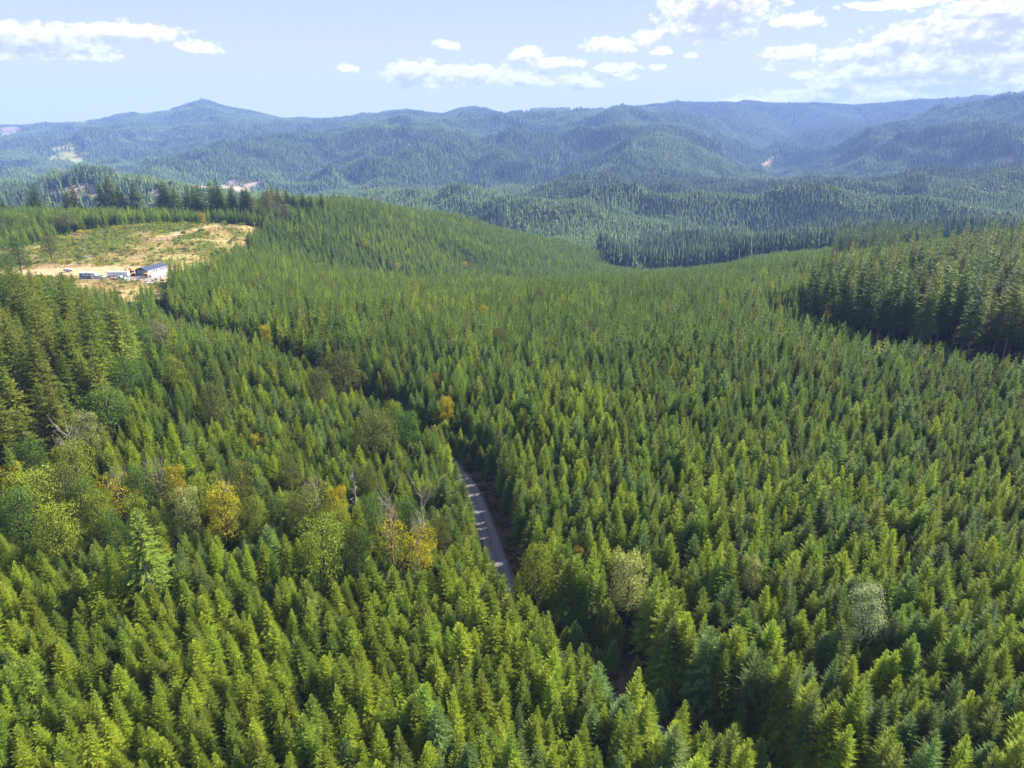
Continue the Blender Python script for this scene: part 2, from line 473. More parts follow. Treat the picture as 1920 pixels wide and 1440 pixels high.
# clearing on the hillside (photo outline -> ground)
CLEAR = ground_many([(-150,478), (0,470), (60,455), (120,440), (180,428), (300,419), (400,419), (470,424), (512,432), (498,455), (470,472), (432,492), (388,510), (345,520), (322,528), (316,545), (300,566), (282,590), (262,604), (240,604), (222,575), (150,560), (-150,560)])
CUT_FAR = [ground_many(p) for p in (
    [(80,300), (90,280), (120,266), (150,268), (160,280), (150,298), (110,304)],
    [(240,364), (300,352), (360,345), (430,347), (480,352), (480,364), (300,372)],
    [(20,372), (90,362), (200,366), (200,378), (60,384)],
    [(1858,300), (1905,300), (1900,318), (1858,316)],
    [(1420,310), (1468,292), (1470,297), (1424,318)],
    [(0,240), (30,238), (40,248), (0,256)],
)]
CUT_NEAR = ground_many([(-60,432), (-60,421), (28,421), (28,434)])
LANE = [ground_many([(-60,512), (60,512), (150,514), (230,523), (300,524)]), ground_many([(90,500), (160,502), (240,507)]), ground_many([(318,512), (350,512), (395,509)]), ground_many([(300,450), (330,440), (380,430), (420,424)])]
CUTBANK = ground_many([(318,500), (335,498), (352,501), (368,508), (345,508), (318,506)])
YARD = ground_many([(140,519), (180,520), (205,521), (252,518), (283,516), (318,506), (324,512), (302,524), (298,533), (262,531), (225,527), (140,525)])
HOUSE0 = (-204.5, 400.0)
HOUSE_RZ = math.atan2(15.0, 4.0) - math.pi / 2      # long axis direction
# ---- terrain mesh
def build_ground():
    rr = np.concatenate([np.arange(4, 60, 4.0), np.arange(60, 300, 3.0), np.arange(300, 720, 2.6), np.geomspace(720, 8900, 270)])
    aa = np.concatenate([np.linspace(-math.pi, -0.8, 50, endpoint=False), np.linspace(-0.8, 0.8, 470), np.linspace(0.8, math.pi, 51)[1:-1]])
    na, nr = len(aa), len(rr)
    A, Rr = np.meshgrid(aa, rr)
    x = (Rr * np.sin(A)).ravel(); y = (Rr * np.cos(A)).ravel()
    z = height(x, y)
    x = np.append(x, 0); y = np.append(y, 0); z = np.append(z, 0.0)
    i = np.arange(nr - 1)[:, None] * na + np.arange(na)[None, :]
    j = np.arange(nr - 1)[:, None] * na + (np.arange(na)[None, :] + 1) % na
    quads = np.stack([i, j, j + na, i + na], -1).reshape(-1, 4)[:, ::-1]
    c = len(x) - 1
    tris = np.stack([np.arange(na), (np.arange(na) + 1) % na, np.full(na, c)], -1)
    me = np_mesh('ground', np.stack([x, y, z], 1), quads, tris, smooth=True)
    # what grows or lies on the ground, as colour
    N = len(x)
    Y = y; dist = np.hypot(x, y)
    col = np.tile(np.array([0.030, 0.026, 0.016]), (N, 1))                 # needle litter under the firs
    far = sm((dist - 700) / 500)[:, None]
    col = col * (1 - far) + np.array([0.036, 0.056, 0.022]) * far
    def paint(mask, c):
        nonlocal col
        mask = mask[:, None]
        col = col * (1 - mask) + np.array(c) * mask
    grass = in_poly(x, y, CLEAR).astype(float)
    n = fbm(x / 22, y / 22, 4, 21); n2 = fbm(x / 7, y / 7, 3, 22)
    paint(grass, (0.25, 0.198, 0.085))
    left = sm((-x - 190) / 60) * 0.6 - 0.05
    paint(grass * sm((n * 1.4 + n2 * 0.8 + left - 0.08) / 0.35) * 0.8, (0.10, 0.125, 0.028))
    paint(grass * sm((-n + n2 * 0.5 - 0.28) / 0.2) * 0.5, (0.19, 0.125, 0.06))
    for P, wd in zip(LANE, (9, 8, 5, 4)):
        d = dist_path(x, y, P)
        paint(grass * (1 - sm((d - wd * 0.6 + n2 * 3) / (wd * 0.6))) * 0.9, (0.36, 0.26, 0.15))
    paint(in_poly(x, y, CUTBANK) * 1.0, (0.14, 0.066, 0.04))
    d = np.hypot((x + 218) / 78, (y - 396) / 15)
    paint(grass * (1 - sm((d - 0.7 + n2 * 0.3) / 0.4)) * 0.85, (0.35, 0.255, 0.145))
    for P, c in zip(CUT_FAR, ((0.19, 0.19, 0.07), (0.31, 0.23, 0.17), (0.26, 0.21, 0.15), (0.28, 0.20, 0.17), (0.26, 0.19, 0.13), (0.24, 0.18, 0.14))):
        paint(in_poly(x + 60 * fbm(x / 90, y / 90, 3, 81), y + 60 * fbm(x / 90, y / 90, 3, 82), P) * 1.0, c)
    paint(in_poly(x, y, CUT_NEAR) * 1.0, (0.34, 0.22, 0.16))
    d = dist_path(x, y, ROAD)
    paint((1 - sm((d - 6) / 3.5)) * (dist < 330), (0.085, 0.055, 0.034))
    ca = me.color_attributes.new('cover', 'FLOAT_COLOR', 'POINT')
    ca.data.foreach_set('color', np.concatenate([col, np.ones((N, 1))], 1).astype(np.float32).ravel())
    m, w = new_mat('ground cover')
    out = w.n('ShaderNodeOutputMaterial')
    at = w.n('ShaderNodeAttribute', attribute_name='cover')
    geo = w.n('ShaderNodeNewGeometry')
    n1 = w.noise(geo.outputs['Position'], 0.35, 6, 0.65)
    n2_ = w.noise(geo.outputs['Position'], 2.2, 4, 0.7)
    f = w.math('ADD', w.math('MULTIPLY', w.math('SUBTRACT', n1, 0.5), 1.6), w.math('MULTIPLY', w.math('SUBTRACT', n2_, 0.5), 1.0))
    f = w.math('ADD', f, 1.0)
    cc = w.n('ShaderNodeVectorMath', operation='SCALE')
    w.put(cc.inputs[0], at.outputs['Color']); w.put(cc.inputs['Scale'], f)
    d = w.n('ShaderNodeBsdfDiffuse'); w.put(d.inputs['Color'], cc.outputs[0])
    b = w.n('ShaderNodeBump'); b.inputs['Strength'].default_value = 0.5; b.inputs['Distance'].default_value = 0.3
    w.put(b.inputs['Height'], n1); w.put(d.inputs['Normal'], b.outputs[0])
    w.put(out.inputs['Surface'], d.outputs[0])
    me.materials.append(m)
    o = obj('ground', me)
    props(o, kind='structure')
build_ground()

# ---- road with two wheel tracks, and gravel yard
def sheet_material(name, kind):
    m, w = new_mat(name)
    out = w.n('ShaderNodeOutputMaterial')
    geo = w.n('ShaderNodeNewGeometry')
    at = w.n('ShaderNodeAttribute', attribute_name='tint')
    n1 = w.noise(geo.outputs['Position'], 0.8, 5, 0.65)
    n2_ = w.noise(geo.outputs['Position'], 9, 3, 0.7)
    if kind == 'road':
        base = w.mix(at.outputs['Fac'], (0.075, 0.062, 0.052), (0.135, 0.124, 0.126))
    else:
        base = w.mix(n1, (0.20, 0.185, 0.18), (0.32, 0.295, 0.285))
    f = w.math('ADD', w.math('MULTIPLY', w.math('SUBTRACT', n1, 0.5), 0.7), w.math('MULTIPLY_ADD', w.math('SUBTRACT', n2_, 0.5), 0.5, 1.0))
    cc = w.n('ShaderNodeVectorMath', operation='SCALE')
    w.put(cc.inputs[0], base); w.put(cc.inputs['Scale'], f)
    pr = w.n('ShaderNodeBsdfPrincipled'); w.put(pr.inputs['Base Color'], cc.outputs[0])
    pr.inputs['Roughness'].default_value = 0.9
    w.put(out.inputs['Surface'], pr.outputs[0])
    return m
def build_road():
    P = ROAD
    T = np.gradient(P, axis=0); T /= np.linalg.norm(T, axis=1)[:, None]
    Nn = np.stack([T[:, 1], -T[:, 0]], 1)
    offs = np.array([-2.0, -1.75, -1.3, -0.9, -0.45, 0, 0.45, 0.9, 1.3, 1.75, 2.0])
    tint = np.array([0, 0.25, 0.8, 1.0, 0.7, 0.35, 0.7, 1.0, 0.8, 0.25, 0])
    # resample densely
    d = np.concatenate([[0], np.cumsum(np.linalg.norm(np.diff(P, axis=0), axis=1))])
    dd = np.arange(0, d[-1], 1.0)
    C = np.stack([np.interp(dd, d, P[:, k]) for k in (0, 1)], 1); NN = np.stack([np.interp(dd, d, Nn[:, k]) for k in (0, 1)], 1)
    wob = 1 + 0.1 * np.array([vnoise(np.array([q / 5.0]), np.array([0.5]), 4)[0] for q in dd])
    V_ = []; tt = []
    for i in range(len(dd)):
        for o_, ti in zip(offs, tint):
            x, y = C[i] + NN[i] * o_ * wob[i]
            V_.append((x, y, 0)); tt.append(ti)
    V_ = np.array(V_); crown = np.tile(0.10 - np.abs(offs) * 0.02 - np.array([0, 0, .02, .04, .02, 0, .02, .04, .02, 0, 0]) , len(dd))
    V_[:, 2] = height(V_[:, 0], V_[:, 1]) + 0.14 + crown
    k = len(offs)
    i = (np.arange(len(dd) - 1)[:, None] * k + np.arange(k - 1)[None, :])
    quads = np.stack([i, i + 1, i + k + 1, i + k], -1).reshape(-1, 4)[:, ::-1]
    me = np_mesh('road', V_, quads, tint=tt, mats=[sheet_material('gravel road', 'road')], smooth=True)
    props(obj('road', me), kind='structure')
    # yard
    xs = np.arange(-270, -165, 1.5); ys = np.arange(358, 405, 1.5)
    X, Yy = np.meshgrid(xs, ys); X = X.ravel(); Yy = Yy.ravel()
    ins = in_poly(X + vnoise(X / 5, Yy / 5, 9) * 4, Yy + vnoise(X / 5, Yy / 5, 10) * 4, YARD)
    Zz = height(X, Yy) + 0.12
    nx = len(xs)
    qs = []
    for r_ in range(len(ys) - 1):
        for c_ in range(nx - 1):
            a = r_ * nx + c_
            if ins[a] and ins[a + 1] and ins[a + nx] and ins[a + nx + 1]: qs.append((a, a + 1, a + nx + 1, a + nx))
    me = np_mesh('gravel_yard', np.stack([X, Yy, Zz], 1), np.array(qs), mats=[sheet_material('yard gravel', 'yard')], smooth=True)
    props(obj('gravel_yard', me), kind='structure')
build_road()

# ------------------------------------------------------------------ trees: geometry
def tube(pts, rads, n=6, cap=False):
    pts = np.array(pts, float); V_, Q = [], []
    for i, (p, r) in enumerate(zip(pts, rads)):
        t = pts[min(i + 1, len(pts) - 1)] - pts[max(i - 1, 0)]
        t = t / (np.linalg.norm(t) + 1e-9)
        a = np.cross(t, (0.31, 0.95, 0.05)); a /= np.linalg.norm(a); b = np.cross(t, a)
        for k in range(n):
            th = 2 * math.pi * k / n
            V_.append(p + r * (math.cos(th) * a + math.sin(th) * b))
    for i in range(len(pts) - 1):
        for k in range(n):
            Q.append((i * n + k, i * n + (k + 1) % n, (i + 1) * n + (k + 1) % n, (i + 1) * n + k))
    return np.array(V_), np.array(Q)

class Leaves:
    """collects diamond-shaped sprays; each is four points"""
    def __init__(s): s.v = []; s.t = []
    def add(s, p, d, side, w, tint):
        # arrays: p, d (full length vector), side (unit), w, tint
        a = p; b = p + d * 0.42 + side * w[:, None]; c = p + d; e = p + d * 0.42 - side * w[:, None]
        s.v.append(np.stack([a, b, c, e], 1).reshape(-1, 3))
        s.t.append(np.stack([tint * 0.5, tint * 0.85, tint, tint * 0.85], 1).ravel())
    def get(s):
        v = np.concatenate(s.v); t = np.concatenate(s.t)
        return v, np.arange(len(v)).reshape(-1, 4), t

def conifer(h, rad, seed, thick=0.016, base=0.06, gap=0.36, per=6, step=0.17, wtw=0.06, tl=0.42, elev=(5, 52), taper=0.82, ragged=0.15, droop=0.25, clump=0.0, bulge=0.0):
    g = np.random.default_rng(seed)
    lv = Leaves(); tv, tq, off = [], [], 0
    lean = g.normal(0, 0.012, 2)
    npt = 8
    zz = np.linspace(0, h, npt)
    V_, Q = tube([(lean[0] * z * z / h, lean[1] * z * z / h, z) for z in zz], [thick * h * (1 - 0.93 * z / h) ** 1.0 + 0.012 for z in zz], 6)
    trunk = (V_, Q)
    z = base * h
    ph = g.uniform(0, 6.28)
    bend = g.uniform(0.85, 1.15, 16)
    while z < h - 0.15:
        t = (z - base * h) / (h - base * h)
        Lm = rad * ((1 - t) ** taper) * (1 - bulge * (1 - t) ** 4) + 0.10
        nb = max(3, int(round(per * (0.55 + 0.6 * (1 - t)))))
        ph += g.uniform(0.3, 1.2)
        for k in range(nb):
            if clump and g.random() < clump * (1 - t): continue
            az = ph + 2 * math.pi * (k + g.uniform(-.3, .3)) / nb
            Lb = Lm * g.uniform(1 - ragged * 2, 1 + ragged) * bend[int(az / 6.2832 * 16) % 16]
            if Lb < 0.08: continue
            ev = R(elev[0] + (elev[1] - elev[0]) * t ** 1.3 + g.normal(0, 6))
            n = max(3, int(Lb / step))
            sft = g.uniform(0, 1)
            ss = (np.arange(n) + sft) / n
            ss = 0.12 + 0.88 * ss
            hd = np.array([math.cos(az), math.sin(az), 0]); pd = np.array([-math.sin(az), math.cos(az), 0])
            z0 = z + g.uniform(-.5, .5) * gap
            cx = lean * z * z / h
            pos = np.array([cx[0], cx[1], z0]) + hd * (Lb * ss * math.cos(ev))[:, None] + np.array([0, 0, 1]) * (Lb * (ss * math.sin(ev) - droop * ss * ss * (1 - t)))[:, None]
            for sd in (-1, 1):
                a = np.radians(g.uniform(32, 68, n)) * sd
                ln = np.maximum(0.10, tl * Lb * (1.08 - ss) * g.uniform(.65, 1.2, n)) + 0.05
                ln = np.minimum(ln, tl * 2.4)
                dd = (hd[None] * np.cos(a)[:, None] + pd[None] * np.sin(a)[:, None])
                dd[:, 2] += math.tan(ev) * 0.5 + g.normal(-0.02, 0.34, n)
                dd *= ln[:, None]
                sv_ = np.cross(dd, np.array([0, 0, 1.0])) ; sv_ /= np.linalg.norm(sv_, axis=1)[:, None] + 1e-9
                sv_[:, 2] += g.normal(0, .6, n); sv_ /= np.linalg.norm(sv_, axis=1)[:, None]
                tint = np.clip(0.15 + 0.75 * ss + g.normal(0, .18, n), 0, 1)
                lv.add(pos, dd, sv_, wtw * (0.7 + 0.6 * g.random(n)) * np.minimum(1, ln / 0.25), tint)
            # shoot at the branch end
            e1 = (hd * math.cos(ev) + np.array([0, 0, math.sin(ev) + 0.12])) * min(0.32, 0.22 * Lb + 0.08)
            lv.add(pos[-1:], e1[None], pd[None], np.array([wtw * 0.8]), np.array([1.0]))
        z += gap * g.uniform(.8, 1.2) * (1 - 0.35 * t)
    # leader
    top = np.array([[lean[0] * h, lean[1] * h, h - 0.3]])
    for k in range(3):
        a = k * 1.05
        lv.add(top, np.array([[0, 0, 0.62]]), np.array([[math.cos(a), math.sin(a), 0]]), np.array([wtw * 0.7]), np.array([1.0]))
    return trunk, lv.get()

def broadleaf(h, rad, seed, leaf=0.19, n_lobe=15, per_lobe=430, density=1.0, bare_top=0.0, open_=0.0):
    g = np.random.default_rng(seed)
    lv = Leaves(); tv, tq = [], []; off = 0
    def add_tube(pts, rads, n=5):
        nonlocal off
        V_, Q = tube(pts, rads, n); tv.append(V_); tq.append(Q + off); off += len(V_)
    th = h * 0.4
    add_tube([(0, 0, 0), (0.1, 0, th * .5), (0.15, .1, th), (0.1, 0.1, h * .7), (0.0, 0.0, h * .9)], [h * .022, h * .018, h * .014, h * .008, h * .003], 6)
    for k in range(n_lobe):
        az = k * 2.4 + g.uniform(-.4, .4)
        q = (k + .5) / n_lobe
        zc = h * (0.34 + 0.52 * q + g.uniform(-.04, .04))
        rr = rad * math.sqrt(max(0.05, 1 - ((q - 0.25) / 0.8) ** 2)) * g.uniform(.45, .78)
        c = np.array([math.cos(az) * rr, math.sin(az) * rr, zc])
        lr = rad * g.uniform(.34, .55)
        p0 = np.array([0.1, 0.05, h * (0.25 + 0.4 * q)])
        mid = (p0 + c) / 2 + np.array([0, 0, -0.06 * h * 0.5])
        add_tube([p0, mid, c, c + (c - p0) * 0.3], [h * .008, h * .006, h * .004, h * .0015], 4)
        if bare_top and q > 1 - bare_top:
            for j in range(6):
                d = g.normal(0, 1, 3); d[2] = abs(d[2]) * 2 + 1.5; d /= np.linalg.norm(d)
                s0 = c - (c - p0) * g.uniform(0, .4)
                add_tube([s0, s0 + d * h * .09 + g.normal(0, .1, 3), s0 + d * h * g.uniform(.14, .22) + g.normal(0, .2, 3)], [h * .003, h * .002, h * .0007], 3)
            continue
        n = int(per_lobe * density * g.uniform(.7, 1.2))
        d = g.normal(0, 1, (n, 3)); d /= np.linalg.norm(d, axis=1)[:, None]
        d[:, 2] = np.abs(d[:, 2]) * np.where(g.random(n) < .75, 1, -1)
        rs = lr * (0.55 + 0.5 * g.random(n) ** .6) * (1 + 0.25 * np.sin(d[:, 0] * 7 + k) * np.cos(d[:, 1] * 6 + k))
        p = c + d * rs[:, None] * np.array([1, 1, .85])
        nn = d + g.normal(0, .6, (n, 3)); nn /= np.linalg.norm(nn, axis=1)[:, None]
        t1 = np.cross(nn, g.normal(0, 1, (n, 3))); t1 /= np.linalg.norm(t1, axis=1)[:, None]
        t2 = np.cross(nn, t1)
        ln = leaf * g.uniform(.7, 1.5, n)
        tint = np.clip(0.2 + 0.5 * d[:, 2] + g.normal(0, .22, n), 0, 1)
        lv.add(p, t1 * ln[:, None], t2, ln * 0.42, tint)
    return (np.concatenate(tv), np.concatenate(tq)), lv.get()

def bare_tree(h, seed, n=46, spread=0.16, up=0.1, fork=False):
    g = np.random.default_rng(seed)
    tv, tq = [], []; off = 0
    def add_tube(pts, rads, n=4):
        nonlocal off
        V_, Q = tube(pts, rads, n); tv.append(V_); tq.append(Q + off); off += len(V_)
    add_tube([(0, 0, 0), (0.1, 0.05, h * .35), (0.2, -.05, h * .7), (0.15, 0, h)], [h * .016, h * .012, h * .007, h * .001], 6)
    for k in range(n):
        t = g.uniform(0.3, 0.97); z = t * h
        az = g.uniform(0, 6.28); Lb = h * spread * (1.15 - t) * g.uniform(.5, 1.3) + 0.25
        if fork: Lb = h * spread * g.uniform(.6, 1.3)
        d = np.array([math.cos(az), math.sin(az), up + g.normal(0, .15)]); p = np.array([0.12, 0, z])
        q1 = p + d * Lb * .5; q2 = p + d * Lb + np.array([0, 0, (0.35 if fork else -0.12) * Lb])
        add_tube([p, q1, q2], [h * .0042, h * .0028, h * .0008], 4)
        for j in range(3):
            d2 = g.normal(0, .6, 3) + d; d2 /= np.linalg.norm(d2)
            add_tube([q1, q1 + d2 * Lb * .35], [h * .0016, h * .0006], 3)
    return np.concatenate(tv), np.concatenate(tq)

def crown_mesh(name, leaves, mat):
    v, q, t = leaves
    return np_mesh(name, v, q, tint=t, mats=[mat])
def trunk_mesh(name, tr, mat):
    return np_mesh(name, tr[0], tr[1], mats=[mat], smooth=True)
def joined_mesh(name, tr, leaves, mats):
    v, q, t = leaves
    V_ = np.concatenate([v, tr[0]]); Q = np.concatenate([q, tr[1] + len(v)])
    T_ = np.concatenate([t, np.zeros(len(tr[0]))])
    mi = np.concatenate([np.zeros(len(q)), np.ones(len(tr[1]))])
    return np_mesh(name, V_, Q, tint=T_, mats=mats, matidx=mi)

H0 = 11.0
YOUNG = [conifer(H0, r, 100 + i, base=0.05, gap=0.25, per=p + 1, step=0.10, wtw=0.044, tl=0.38, taper=tp, ragged=rg, elev=(2, 56), droop=.12)
         for i, (r, p, tp, rg) in enumerate([(2.35, 8, .70, .20), (2.1, 8, .76, .18), (2.6, 9, .64, .22), (1.95, 8, .80, .20), (2.25, 8, .72, .26), (2.45, 8, .60, .19)])]
YOUNG_MID = [conifer(H0, r, 130 + i, base=0.04, gap=0.5, per=7, step=0.3, wtw=0.14, tl=0.45, taper=tp, ragged=.2, elev=(2, 52), droop=.12)
             for i, (r, tp) in enumerate([(2.3, .70), (2.1, .76), (2.5, .66), (1.95, .78)])]
OLD = [conifer(30, r, 200 + i, thick=.010, base=b, gap=0.85, per=14, step=0.27, wtw=0.13, tl=0.40, taper=tp, ragged=.30, elev=(-8, 34), droop=.22, clump=cl, bulge=bu)
       for i, (r, b, tp, cl, bu) in enumerate([(4.8, .20, .66, .08, .2), (5.4, .08, .72, .05, .05), (4.5, .34, .56, .12, .4), (4.9, .30, .60, .10, .3), (5.3, .15, .74, .06, .1)])]
OLD_MID = [conifer(30, r, 230 + i, thick=.010, base=b, gap=0.9, per=8, step=0.6, wtw=0.26, tl=0.40, taper=tp, ragged=.25, elev=(-6, 32), clump=.15, bulge=bu)
           for i, (r, b, tp, bu) in enumerate([(4.2, .2, .7, .3), (4.6, .12, .74, .1), (3.8, .3, .64, .4)])]
BROAD = [broadleaf(13, 4.2, 300), broadleaf(13, 3.7, 301, n_lobe=12), broadleaf(13, 4.4, 302, bare_top=.35, density=.75), broadleaf(13, 3.4, 303, density=.34, bare_top=.3, leaf=.22), broadleaf(13, 4.0, 304, n_lobe=22, per_lobe=300)]

MESH = {}
def get_mesh(kind, i, tone):
    key = (kind, i, tone)
    if key not in MESH:
        src = {'y': YOUNG, 'm': OLD, 'b': BROAD}[kind][i]
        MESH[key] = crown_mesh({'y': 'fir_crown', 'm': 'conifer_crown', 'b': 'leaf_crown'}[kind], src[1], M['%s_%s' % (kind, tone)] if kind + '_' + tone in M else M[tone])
    return MESH[key]
def get_trunk(kind, i, mat='bark'):
    key = (kind, i, 'trunk', mat)
    if key not in MESH:
        MESH[key] = trunk_mesh('tree_trunk', {'y': YOUNG, 'm': OLD, 'b': BROAD}[kind][i][0], M[mat])
    return MESH[key]

THINGS = []   # (object, kind phrase, plural, tone phrase, u, v) for the labels
def tree(name, kind, i, tone, x, y, hscale, phrase, plural, cat, group, wide=1.0, rz=None, bark='bark', note=None, big=True):
    z = hz(x, y)
    o = empty(name, (x, y, z - 0.1), random.uniform(0, 6.28) if rz is None else rz)
    o.scale = (hscale * wide, hscale * wide, hscale)
    o.rotation_euler[0] = random.gauss(0, .028); o.rotation_euler[1] = random.gauss(0, .028)
    props(o, None, cat, group)
    link(bpy.data.objects.new('crown', get_mesh(kind, i, tone)), o)
    link(bpy.data.objects.new('trunk', get_trunk(kind, i, bark)), o)
    hh = {'y': H0, 'm': 30, 'b': 13}[kind] * hscale
    u, v = to_px(x, y, z + hh * 0.75)
    THINGS.append([o, phrase, plural, tone, u, v, note])
    return o

# ------------------------------------------------------------------ where everything grows
SPECIAL = []    # places kept free: (x, y, radius)
broad_spec = [
 (30,960,38,4,'leafy green'),(120,915,32,0,'olive'),(180,960,30,4,'yellow-green'),(260,915,28,0,'leafy green'),(450,900,26,0,'olive'),(560,960,26,4,'olive'),(700,960,28,0,'leafy green'),(640,985,26,4,'yellow-green'),(765,965,24,4,'leafy green'),(825,1000,22,0,'olive'),(60,860,34,4,'leafy green'),(540,880,22,0,'olive'),(800,925,18,4,'yellow-green'),  # crown centre in the photo (u, v), crown radius px, mesh, tone
 (70,925,56,0,'yellow-green'),(18,905,36,1,'golden yellow'),(105,985,40,4,'yellow-green'),(140,862,42,4,'yellow-green'),(222,915,38,2,'golden yellow'),(292,895,46,2,'olive'),
 (345,950,30,1,'cream-tinged'),(415,945,40,1,'golden yellow'),(372,925,28,4,'yellow-green'),(592,930,40,2,'yellow-green'),(635,945,28,1,'golden yellow'),(330,905,26,1,'golden yellow'),(480,965,24,4,'yellow-green'),(520,950,20,1,'leafy green'),(150,930,26,4,'leafy green'),(255,960,28,1,'yellow-green'),(732,985,38,3,'golden yellow'),(782,1010,32,2,'golden yellow'),
 (600,1015,46,0,'yellow-green'),(665,1020,30,1,'leafy green'),(700,805,38,0,'olive'),(762,795,34,1,'leafy green'),(735,782,24,4,'yellow-green'),(482,828,15,1,'golden yellow'),(557,795,11,1,'yellow-green'),
 (645,692,40,0,'olive'),(600,720,28,4,'olive'),(400,750,30,0,'olive'),(818,712,12,1,'orange-brown'),(836,766,15,0,'golden yellow'),(325,690,22,1,'yellow-green'),(196,760,42,4,'leafy green'),
 (235,700,34,0,'leafy green'),(262,632,32,1,'leafy green'),(300,618,28,2,'grey-olive'),(1010,1062,36,4,'yellow-green'),(1085,1042,14,1,'orange-brown'),(1178,1085,38,4,'cream-tinged'),(1412,1072,26,1,'cream-tinged'),
 (1630,1146,34,0,'silvery white'),(500,625,14,1,'golden yellow'),(1562,575,13,1,'golden yellow'),(1540,560,10,0,'yellow-green'),(745,498,7,1,'golden yellow'),(872,496,6,0,'golden yellow'),(1065,496,6,1,'yellow-green'),
 (1205,492,8,0,'yellow-green'),(908,585,11,1,'golden yellow'),(940,628,12,0,'grey-olive'),(1010,552,10,0,'grey-olive'),(1310,500,6,0,'golden yellow'),(160,800,30,1,'cream-tinged'),(215,990,26,1,'leafy green'),(690,900,22,0,'olive'),
 (125,410,14,0,'grey-olive'),(40,412,13,0,'yellow-green'),(110,412,12,1,'yellow-green'),(378,407,9,1,'golden yellow'),(300,380,13,0,'grey-olive'),(350,378,12,1,'grey-olive'),(432,378,14,0,'grey-olive'),(470,380,15,1,'grey-olive'),(500,375,17,0,'grey-olive'),(535,395,14,4,'grey-olive'),
 (30,470,22,4,'leafy green'),(10,490,18,0,'leafy green'),(90,455,18,1,'olive')]
def place_broad():
    for (u, v, rp, i, tone) in broad_spec:
        rp = rp * .95
        tall = v > 520
        k0 = 10.6 if tall else 8.0
        for _ in range(3):
            x, y = top_at(u, v, k0)
            d = math.hypot(y, CAMZ)
            rad = min(max(rp * d / F, 1.2), 7.5)
            hs = min(max(1.22, rad / 4.4), rad / 4.0 / .62) if tall else (max(rad / 4.0, 1.0) if v < 400 else max(rad / 4.0, .3))
            k0 = 13 * hs * 0.66
        tree('broadleaf_tree', 'b', i, tone, x, y, hs, 'broadleaf tree', 'broadleaf trees', 'broadleaf tree', 'broadleaf trees scattered among the firs', wide=rad / 4.0 / hs, bark='pale_bark' if i in (2, 3) else 'bark')
        SPECIAL.append((x, y, rad * 0.75 + 1.2))
        if tall:
            q = rad * .8 + 2.0; r0 = math.hypot(x, y)
            SPECIAL.append((x - x / r0 * q, y - y / r0 * q, rad * .45 + 1.2))
            if hs < 1.1: SPECIAL.append((x - x / r0 * (q + 3), y - y / r0 * (q + 3), 2.2))

def poly_scatter(poly, sp, seed, jit=0.42):
    g = np.random.default_rng(seed)
    P = np.array(poly)
    xs = np.arange(P[:, 0].min(), P[:, 0].max(), sp); ys = np.arange(P[:, 1].min(), P[:, 1].max(), sp * .9)
    X, Y = np.meshgrid(xs, ys); X = X + (np.arange(len(ys)) % 2)[:, None] * sp / 2
    X = X.ravel() + g.uniform(-jit, jit, X.size) * sp; Y = Y.ravel() + g.uniform(-jit, jit, Y.size) * sp
    m = in_poly(X, Y, P)
    return X[m], Y[m]
# world outlines of the tall stands
TALL_LEFT = [(-150,150), (-112,132), (-101,142), (-98,160), (-105,180), (-112,200), (-122,222), (-132,246), (-150,262), (-175,268), (-260,268), (-260,150)]
TALL_RIGHT = [(172,200), (156,218), (138,238), (124,262), (120,286), (132,315), (152,345), (185,375), (225,400), (280,420), (420,430), (420,190), (240,175)]
HILLTOP = [ground_at(u, v) for u, v in ((-140,415), (0,414), (60,412), (120,410), (180,408), (300,404), (400,404), (470,406), (520,412), (548,420))]
HILLTOP = HILLTOP + [(-120, 720), (-240, 745), (-420, 745), (-640, 730)]
DARK_STAND = [at_depth(1548, 600), at_depth(1600, 585), at_depth(1740, 590), at_depth(1745, 640), at_depth(1640, 660), at_depth(1550, 650)]

